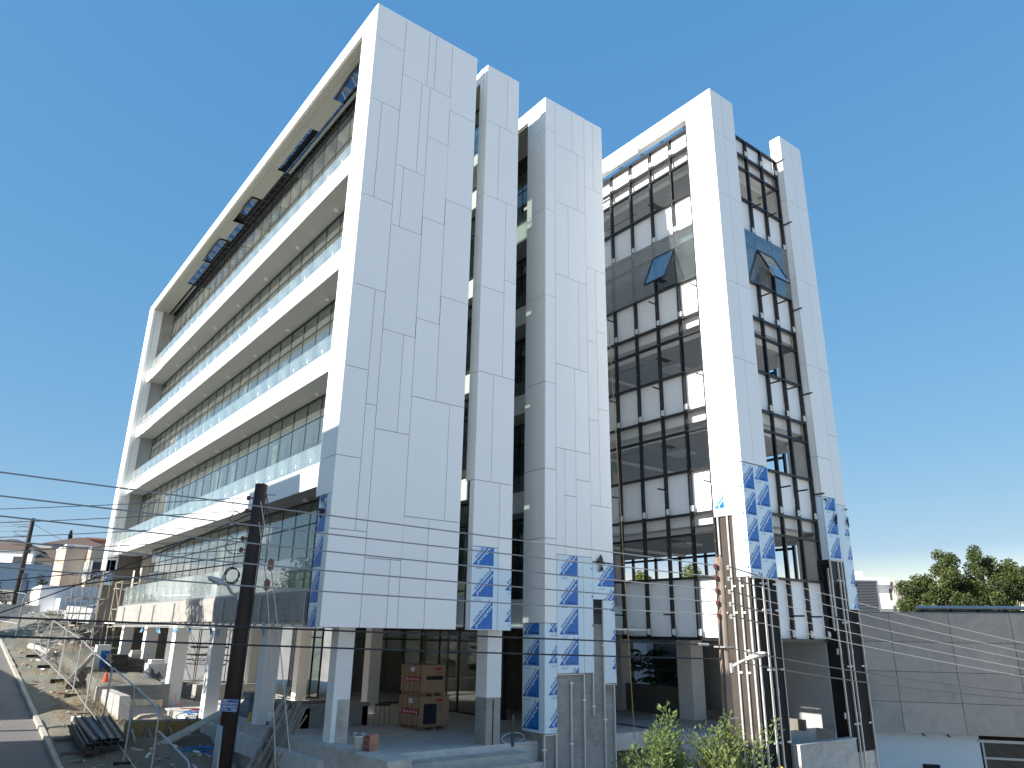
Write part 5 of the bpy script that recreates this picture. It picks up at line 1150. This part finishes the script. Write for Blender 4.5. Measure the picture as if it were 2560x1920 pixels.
coil((1.25, 12.7, -3.0), .42, 2, REDH, 'dark red hose lying over the blue coil on the terrace', seed=7, tail=[(.6, 13.3, -2.95), (.45, 13.7, -2.7), (.55, 14.2, -2.5)])
# retaining walls left
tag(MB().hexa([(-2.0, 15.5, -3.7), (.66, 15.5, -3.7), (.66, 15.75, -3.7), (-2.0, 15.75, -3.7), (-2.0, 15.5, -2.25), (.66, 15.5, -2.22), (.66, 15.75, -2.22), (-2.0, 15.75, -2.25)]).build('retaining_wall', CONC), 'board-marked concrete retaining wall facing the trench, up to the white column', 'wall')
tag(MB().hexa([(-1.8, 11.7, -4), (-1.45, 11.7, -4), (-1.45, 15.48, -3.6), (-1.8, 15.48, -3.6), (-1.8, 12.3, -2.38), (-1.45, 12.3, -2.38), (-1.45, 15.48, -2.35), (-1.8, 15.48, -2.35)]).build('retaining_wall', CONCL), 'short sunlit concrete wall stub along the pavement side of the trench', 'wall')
tag(MB().hexa([(.1, 13.2, -3.5), (.95, 12.2, -3.4), (.95, 12.8, -3.4), (.3, 13.6, -3.5), (.1, 13.2, -3.0), (.95, 12.2, -3.06), (.95, 12.8, -3.06), (.3, 13.6, -3.0)]).build('concrete_lump', CONCL), 'pale slab edge of the terrace above the trench, with bent bars', 'concrete')
rb = MB()
for k in range(7): x = -1.5+.22*k; rb.tube([(x, 15.3, -3.5), (x+.03, 15.25, -2.75-.1*(k % 3))], .012, 4)
tag(rb.build('rebar', STEELB), 'upright rusty starter bars in front of the retaining wall', 'rebar', kind='stuff')
# dry grass along the fence and the trench
q = random.Random(55); vs = []; fs = []
for k in range(900):
    if k < 650: cx_, cy_ = -2.2+q.gauss(0, .45), q.choice((11.5, 12.5, 13.6, 14.8, 17, 19.5, 22.5, 9.2))+q.gauss(0, .5)
    else: cx_, cy_ = q.uniform(-3.4, -1.2), q.uniform(6, 33)
    z = gsite(cx_, cy_)-.01
    for j in range(5):
        a = q.uniform(0, 6.28); L_ = q.uniform(.08, .30); w = .006; dx, dy = math.cos(a), math.sin(a); k0 = len(vs); bx0, by0 = cx_+q.gauss(0, .05), cy_+q.gauss(0, .05)
        vs += [(bx0-dy*w, by0+dx*w, z), (bx0+dy*w, by0-dx*w, z), (bx0+dx*L_*.6, by0+dy*L_*.6, z+L_*.8)]; fs.append((k0, k0+1, k0+2))
tag(MB().raw(vs, fs).build('dry_grass', mat('dry_grass', (.34, .255, .12), .9, noise=(2, .3))), 'tufts of dry yellow grass along the fence', 'grass', kind='stuff')
# yard wall and hedges behind the building
tag(MB().box(4, 40, 46, 46.3, -5.5, .2).build('yard_wall', CONCD), 'grey yard wall behind the building, seen between the ground-floor columns', 'wall')
for i, x in enumerate((8, 12.5, 17)): bush((x, 44.5, -3.6), clump_set(210+i, 1.6, .8, .4, 2.4, 8, .7, 1.0), 160, .24, LEAFD, ['left', 'middle', 'right'][i]+' dark hedge bush in front of the yard wall behind the building', 210+i)
# cone
tc_ = thing('traffic_cone', (-1.62, 16.2, -2.25), 'orange-red traffic cone on top of the retaining wall', 'cone')
MB().lathe((0, 0, 0), [(.17, .02), (.15, .04), (.035, .46), (.02, .47)], 14).build('body', REDP, tc_, True); bx('base', REDP, tc_, -.19, .19, -.19, .19, 0, .03)
ORD = ['first', 'second', 'third', 'fourth', 'fifth', 'sixth', 'seventh', 'eighth', 'ninth', 'tenth', 'eleventh', 'twelfth', 'thirteenth']
# stacks of dark shuttering panels behind the retaining wall
for s_, (x, y, n, z0) in enumerate(((-.60, 20.0, 13, -1.98), (.10, 20.1, 11, -2.05))):
    pm = MB().box(-.34, .34, -.55, .55, 0, .05).mesh('shuttering_panel', mat('shuttering_black', (.03, .03, .032), .55, var=.3))
    for k in range(n):
        o = link('shuttering_panel', pm); o.location = (x+q.uniform(-.05, .05), y+q.uniform(-.05, .05), z0+k*.058); o.rotation_euler = (0, 0, q.uniform(-.08, .08))
        tag(o, f'black shuttering panel, {ORD[k]} from the bottom of the {"left" if s_ == 0 else "right"} dark stack', 'panel', 'black shuttering panels')
tag(shift(MB().box(-.2, .2, -.3, .3, 0, .22).box(-.15, .25, -.1, .28, .22, .34), (.12, 20.1, -1.4)).build('cement_bags', CONCL), 'pale bags on top of the right black stack', 'bags')
bd = thing('panel_bundle', (-1.0, 21.3, -1.9), 'upright bundle of white and blue film-wrapped sheets beside the black stacks', 'bundle', world=True)
MB().box(-1.3, -.75, 21.0, 21.5, -1.9, -.85).build('sheets', WPAINT, bd); bx('film_side', FBLUE, bd, -.748, -.735, 21.02, 21.48, -1.88, -1.05); bx('film_side', FBLUE, bd, -1.1, -.76, 20.985, 20.998, -1.88, -1.1)
for i, (x, y, a) in enumerate(((-1.75, 20.6, .55), (-1.95, 19.9, .62), (-1.5, 21.2, .5))):
    o = shift(MB().box(-.02, .02, -.6, .6, 0, 1.15), (0, 0, 0)).build('leaning_sheet', WPAINT); o.location = (x-.35, y, -2.15); o.rotation_euler = (0, a, -.25)
    tag(o, ['white sheet leaning against the wrapped bundle, nearest the bundle', 'lower white sheet leaning at the fence', 'rear white sheet leaning behind the wrapped bundle'][i], 'sheet', 'leaning white sheets')
tp_ = MB(); rr = random.Random(18); nx, ny = 9, 6
vs = [(-.05+.11*i+rr.uniform(-.02, .02), 17.2+.2*j, -2.2+.62*math.exp(-((i-3)/2.2)**2)*math.exp(-((j-2.5)/1.6)**2)+.3*math.exp(-((i-7)/1.2)**2)*math.exp(-((j-3)/2)**2)+rr.uniform(-.03, .03)) for j in range(ny) for i in range(nx)]
tag(tp_.raw(vs, [(j*nx+i, j*nx+i+1, (j+1)*nx+i+1, (j+1)*nx+i) for j in range(ny-1) for i in range(nx-1)]).build('tarpaulin', mat('grey_tarp', (.07, .075, .085), .6), None, True), 'dark grey tarpaulin thrown over a heap beside the white column', 'tarpaulin')
tag(shift(MB().box(-.3, .5, -.25, .4, 0, .62).box(-.2, .35, -.2, .35, .62, .78), (.75, 19.0, -2.2)).build('rubble_block', WPAINT), 'pale block of masonry between the black stacks and the column', 'block')
tag(shift(MB().lathe((0, 0, 0), [(.02, 0), (.09, .03), (.1, .09), (.07, .14), (.02, .16)], 10), (-.75, 16.4, -2.23)).build('hard_hat', mat('hat_yellow', (.6, .36, .03), .4), None, True), 'small yellow helmet-like lump on the fill behind the retaining wall', 'helmet')
# wide pipe, white blocks, scattered bits on the verge
tag(MB().tube([(-2.55, 18.2, gz(0, 18.2)+.14), (-1.9, 19.0, gz(0, 19)+.14)], .13, 14, cap=False).tube([(-2.55, 18.2, gz(0, 18.2)+.14), (-1.9, 19.0, gz(0, 19)+.14)], .105, 14, cap=True).build('drain_pipe', BLACKM), 'wide black drain pipe lying on the verge', 'pipe')
tag(MB().tube([(-3.0, 29.5, gz(0, 29.5)+.2), (-2.3, 27.2, gz(0, 27)+.2)], .16, 12).build('drain_pipe', CONCL), 'pale concrete pipe lying by the leaning fence panel', 'pipe')
for i, (x, y, w, d, h, m, lb) in enumerate(((-3.0, 12.4, .3, .3, .2, WPAINT, 'white foam block on the verge behind the board stack'), (-2.55, 12.6, .45, .2, .1, CONCL, 'pale flat stone beside the white foam block'), (-1.9, 5.9, .3, .22, .12, CONC, 'grey lump at the bottom of the near fence'), (-2.9, 17.3, .34, .16, .1, BRICK, 'single red brick-like block on the verge'))):
    tag(shift(MB().box(-w/2, w/2, -d/2, d/2, -.03, h), (x, y, gz(0, y))).build('block', m), lb, 'block')
db = MB(); q = random.Random(44)
for k in range(420):
    r = q.random()
    if r < .45: x, y = q.uniform(-2.4, .4), q.uniform(30, 41)
    elif r < .75: x, y = q.uniform(-1.7, .35), q.uniform(5, 15)
    else: x, y = q.uniform(-3.7, -1.8), q.uniform(6, 30)
    z = gsite(x, y); s = q.uniform(.02, .09)*(1.6 if y > 28 else 1); a = q.uniform(0, 3.1); e = s*q.uniform(1, 5)
    d = Vector((math.cos(a), math.sin(a), q.uniform(-.1, .25))); db.mi = q.choice((0, 0, 1, 2, 2, 3)); db.bar(Vector((x, y, z+.02))-d*e*.5, Vector((x, y, z+.03))+d*e*.5, s, s*.5)
tag(db.build('rubble', [CONCL, WPAINT, PLANK, BRICK]), 'scattered rubble, offcuts and stones over the site', 'rubble', kind='stuff')
PLK = ['grey', 'pale', 'cream']
for i in range(16):
    y = 31.5+q.uniform(-1, 7.5); x = q.uniform(-2.2, .3); a = q.uniform(-.6, .6); L_ = q.uniform(1.0, 2.6); z = gsite(x, y)+.08+q.uniform(0, .2); d = Vector((math.cos(a), math.sin(a), q.uniform(-.05, .3)))
    tag(MB().bar(Vector((x, y, z)), Vector((x, y, z))+d*L_, q.uniform(.1, .25), .04).build('loose_plank', (PLANK, CONCL, BEIGE)[i % 3]), ['grey weathered', 'pale grey', 'cream painted'][i % 3]+' plank thrown on the rubble heap at the far end of the site', 'plank', 'loose planks in the rubble')
# overturned white trough
tg = MB().hexa([(-1.0, 35.2, .25), (.3, 34.6, .1), (.9, 35.6, .1), (-.3, 36.3, .25), (-.9, 35.3, 1.1), (.4, 34.7, .95), (.95, 35.5, .95), (-.25, 36.2, 1.1)])
tag(tg.build('skip', WPAINT), 'white tilted skip-like container half sunk in the rubble', 'container')
# scaffold tower outside the far corner
def scaffold(base, w, d, h, levels, label, m=None, decks=()):
    m = m or mat('scaffold_tube', (.22, .20, .18), .55, metal=.2, noise=(10, .2))
    t = thing('scaffold', base, label, 'scaffold', 'scaffolds', world=True); x0, y0, z0 = base
    for x in (x0, x0+w):
        for y in (y0, y0+d): MB().tube([(x, y, z0-.3), (x, y, z0+h)], .026, 6).build('standard', m, t)
    lg = MB()
    for k in range(levels+1):
        z = z0+h*k/levels-.02
        for x in (x0, x0+w): lg.tube([(x, y0, z), (x, y0+d, z)], .02, 5)
        for y in (y0, y0+d): lg.tube([(x0, y, z), (x0+w, y, z)], .02, 5)
    lg.build('ledger', m, t)
    bc = MB()
    for k in range(levels):
        za, zb_ = z0+h*k/levels, z0+h*(k+1)/levels
        bc.tube([(x0, y0, za), (x0+w, y0, zb_)], .014, 5).tube([(x0, y0+d, zb_), (x0, y0, za)], .014, 5)
    bc.build('brace', m, t)
    for z in decks: bx('deck_board', PLANK, t, x0-.1, x0+w+.1, y0+.1, y0+d-.1, z, z+.05)
    return t
scaffold((-1.35, 27.3, -1.5), 1.2, 2.2, 4.3, 3, 'steel scaffold tower outside the far corner of the office block', decks=(-.05,))
scaffold((-1.35, 31.0, -1.1), 1.2, 2.2, 3.9, 3, 'second scaffold tower just behind the first at the far corner', decks=(.6,))
scaffold((.5, 27.7, -2.0), .9, 1.8, 4.3, 3, 'pale scaffold under the open far end of the balconies', TUBEP, decks=(1.9, -.1, -1.2))
scaffold((3.6, 22.6, -3.1), 1.6, 2.4, 3.0, 2, 'rusty scaffold frame standing under the building behind the second column', STEELB, decks=(-1.4,))
scaffold((5.6, 30.0, -3.1), 1.8, 2.4, 3.0, 3, 'rusty scaffold frame at the back beside the lobby glass', STEELB, decks=(-1.2,))
# things on the terrace and the low wall
def carton(x, y, z, w, d, h, rz, label, cut=False):
    t = thing('cardboard_box', (x, y, z), label, 'box', 'large cardboard boxes on the terrace', rz)
    bx('carton', CARD, t, -w/2, w/2, -d/2, d/2, .12, h)
    p = MB()
    for k in (-1, 0, 1): p.box(k*w*.38-.05, k*w*.38+.05, -d/2, d/2, 0, .08)
    for k in (-1, 0, 1): p.box(-w/2, w/2, k*d*.42-.05, k*d*.42+.05, .08, .118)
    p.build('pallet', mat('pallet_wood', (.34, .20, .11), .8), t)
    s = MB()
    for k in (-.36, -.12, .10, .36): s.box(-w/2-.004, -w/2, d*k-.009, d*k+.009, .12, h).box(-w/2, w/2, d*k-.009, d*k+.009, h, h+.004)
    s.build('strap', BLACK, t)
    bx('label_band', RED, t, -w/2-.007, -w/2-.0045, -.42*d, .30*d, .46*h, .62*h)
    me = text_mesh('h a s i t a', .13, .002, 0); w_ = max(v.co.x for v in me.vertices); k = .60*d/w_
    me.transform(Matrix(((0, 0, -1, -w/2-.0075), (-1, 0, 0, .26*d), (0, 1, 0, .50*h), (0, 0, 0, 1))) @ Matrix.Diagonal((k, 1, 1, 1))); me.materials.append(FPALE); link('lettering', me, t)
    bx('paper_label', SIGNW, t, -w/2-.007, -w/2-.004, -.12*d, .06*d, .78*h, .92*h)
    bx('label_band', RED, t, .02, .30, -d/2-.004, -d/2-.001, .84*h, .91*h)
    pr = MB()
    for k in range(7): pr.box(.0, .34-.05*(k % 3), -d/2-.003, -d/2-.001, .76*h-k*.04, .76*h-k*.04+.008)
    pr.build('fine_print', mat('grey_print', (.12, .09, .07), .8), t)
    if cut:
        bx('torn_opening', mat('fin_blue', (.012, .016, .03), .4), t, -w/2+.1, .05, -d/2-.006, -d/2-.001, .18, .78*h)
        f_ = MB()
        for k in range(11): f_.box(-w/2+.1, .05, -d/2-.02, -d/2-.006, .20+k*.055, .215+k*.055)
        f_.build('coil_fins', mat('fin_edge', (.05, .06, .09), .35, metal=.5), t)
    else: bx('torn_opening', DARK, t, -w/2+.15, w/2-.1, -d/2-.006, -d/2-.001, .52*h, .64*h)
    return t
carton(6.08, 4.78, -3.1, 1.15, 1.25, 1.02, .10, 'lower cardboard box on the terrace with its side torn open over dark fins', True)
carton(5.98, 4.75, -2.075, .95, 1.20, .96, .12, 'upper cardboard box with black straps, standing on the other box')
st = thing('stool', (5.3, 6.2, -3.1), 'thin dark metal stool left of the cardboard boxes', 'stool')
s_ = MB().box(-.2, .2, -.2, .2, .62, .66); s_.build('seat', BLACK, st)
for x in (-.18, .18):
    for y in (-.18, .18): MB().tube([(x*1.15, y*1.15, 0), (x*.9, y*.9, .63)], .012, 5).build('leg', STEELB, st)
bk_ = thing('bucket', (.92, -.80, -2.76), 'white plastic bucket with a rag on the low wall', 'bucket')
MB().lathe((0, 0, 0), [(.105, 0), (.135, .30), (.142, .30), (.142, .33), (.12, .33), (.10, .05)], 16).build('body', LAMPW, bk_, True)
q = random.Random(6); r_ = MB(); vs = [(-.15+.06*i+q.uniform(-.01, .01), -.16+.064*j, .335+.05*math.sin(i*1.4+j)*math.cos(j*1.1)+.03*q.random()) for j in range(6) for i in range(6)]
r_.raw(vs, [(j*6+i, j*6+i+1, (j+1)*6+i+1, (j+1)*6+i) for j in range(5) for i in range(5)]); r_.build('rag', mat('rag_cloth', (.42, .42, .44), .9), bk_, True)
MB().tube([(.14*math.cos(a), .14*math.sin(a), .30+.04*abs(math.sin(a))) for a in [math.pi*k/10 for k in range(11)]], .006, 4).build('handle', GALV, bk_)
def hollow_brick(x, y, z, rz, label):
    t = thing('hollow_brick', (x, y, z), label, 'brick', 'hollow bricks on the low wall', rz)
    bx('body', BRICK, t, -.15, .15, -.10, .10, 0, .115)
    h_ = MB()
    for i in range(4):
        for j in range(2): h_.box(-.154, -.149, -.08+i*.043, -.05+i*.043, .02+j*.045, .05+j*.045)
    h_.build('hole', DARK, t); return t
hollow_brick(1.13, -1.02, -2.76, .35, 'bottom hollow red brick of the small pile'); hollow_brick(1.17, -.94, -2.643, .32, 'middle hollow red brick of the small pile'); hollow_brick(1.16, -.95, -2.526, .37, 'top hollow red brick of the small pile')
jg = thing('jerrycan', (.98, 4.95, -2.8), 'white jerrycan with a blue band standing on the wall at the second column', 'jerrycan')
MB().hexa([(-.13, -.16, .0), (.13, -.16, .0), (.13, .16, .0), (-.13, .16, .0), (-.13, -.16, .30), (.13, -.16, .30), (.13, .16, .30), (-.13, .16, .30)]).hexa([(-.13, -.16, .301), (.13, -.16, .301), (.13, .16, .301), (-.13, .16, .301), (-.09, -.05, .40), (.09, -.05, .40), (.09, .10, .40), (-.09, .10, .40)]).build('body', LAMPW, jg)
bx('band', mat('grey_blue', (.08, .13, .22), .5), jg, -.133, .133, -.163, .163, .02, .15); MB().tube([(0, -.02, .4), (0, -.02, .45)], .035, 8).build('cap', BLACK, jg)
gn = thing('mixer', (1.5, 8.2, -3.1), 'grey-blue machine with a tapered hopper on the terrace left of the second column', 'machine')
MB().box(-.3, .3, -.4, .4, .1, .62).build('body', mat('machine_grey', (.13, .16, .19), .6), gn); MB().hexa([(-.3, -.4, .62), (.3, -.4, .62), (.3, .4, .62), (-.3, .4, .62), (-.18, -.22, .85), (.18, -.22, .85), (.18, .22, .85), (-.18, .22, .85)]).box(-.26, .26, -.34, .34, .85, 1.02).build('hopper', MATS['machine_grey'], gn)
for y in (-.3, .3): MB().tube([(-.33, y, .14), (.33, y, .14)], .13, 12).build('wheel', BLACK, gn)
tag(shift(MB().hexa([(-.14, -.12, 0), (.14, -.12, 0), (.14, .12, 0), (-.14, .12, 0), (-.08, -.06, .26), (.06, -.06, .26), (.06, .06, .26), (-.08, .06, .26)]), (.95, 6.6, -2.8)).build('sand_bag', mat('orange_bag', (.60, .30, .08), .7)), 'small orange bag on the wall left of the second column', 'bag')
# planks leaning over the wall
q = random.Random(77)
LPK = [((-.10, 4.05, -4.15), (1.02, 4.02, -1.66), .24), ((-.18, 3.80, -4.15), (.78, 3.86, -2.05), .17), ((-.02, 3.62, -4.2), (.86, 3.66, -2.1), .15), ((.10, 3.50, -4.2), (.86, 3.42, -2.22), .13), ((-.06, 3.40, -4.2), (.95, 3.30, -2.05), .18), ((.12, 3.22, -4.2), (1.0, 3.12, -2.0), .2), ((.02, 3.05, -4.2), (1.03, 2.98, -2.1), .14), ((.16, 3.92, -4.1), (.70, 3.7, -2.3), .1), ((-.02, 3.28, -4.2), (.82, 3.5, -2.32), .08), ((.2, 2.9, -4.2), (1.05, 2.85, -2.12), .16)]
pn = ['widest and longest plank, far left of the leaning pile', 'plank next to the longest one in the leaning pile', 'third plank from the left in the leaning pile', 'narrow plank in the middle of the leaning pile', 'broad plank right of the middle of the leaning pile', 'broad plank near the right of the leaning pile', 'plank second from the right in the leaning pile', 'short batten on top of the leaning pile', 'thin batten crossing the leaning pile', 'rightmost plank of the leaning pile']
for (a, b_, w), lb in zip(LPK, pn):
    tag(MB().bar(a, b_, w, .045, (-.9, .1, .4)).build('plank', PLANK), 'grey weathered '+lb, 'plank', 'planks leaning over the low wall')
ld = thing('ladder', (.0, 3.6, -4.2), 'short makeshift wooden ladder lying on the leaning planks', 'ladder', world=True)
for y in (3.75, 3.45): MB().bar((-.16, y, -4.1), (.62, y-.05, -2.45), .05, .04).build('rail', PLANK, ld)
for k in range(5): f = .15+.17*k; MB().bar((-.20+.78*f, 3.82-.05*f, -4.06+1.65*f), (-.20+.78*f, 3.40-.05*f, -4.06+1.65*f), .05, .03).build('rung', PLANK, ld)
tag(MB().tube([(-.35, 2.55, -4.3), (1.08, 2.72, -2.3)], .02, 6).build('bamboo_pole', mat('bamboo', (.36, .27, .13), .7)), 'thin yellowish pole at the right edge of the leaning planks', 'pole')
tag(MB().tube([(6.45, .35, -3.18), (6.50, .42, -2.35)], .045, 9).build('riser_pipe', mat('dark_green_pipe', (.04, .055, .05), .4)), 'dark upright pipe stub beside the plastered column', 'pipe')
cw = [(6.55+.45*math.sin(t), .55-.15*t/6, -3.13+.30*math.sin(t*.5)**2) for t in [i*.45 for i in range(14)]]
tag(MB().tube(cw+[(7.35, .3, -3.17)], .016, 5).build('cable_loop', ROPE), 'pale cable loop lying on the wall beside the film-wrapped corner', 'cable')
tag(MB().tube([(10.62, .1, 11.0), (10.75, -.05, 5.0), (10.85, -.15, 0), (10.95, -.25, -4.4)], .016, 5).build('hanging_rope', mat('yellow_rope', (.38, .26, .10), .8)), 'yellowish rope hanging down beside the film-wrapped fin', 'rope')
tag(shift(MB().box(-.4, .4, -.25, .25, 0, .02), (15.9, 5.5, -3.098)).build('loose_sheet', GREYPL), 'flat pale sheet lying on the tower terrace', 'sheet')
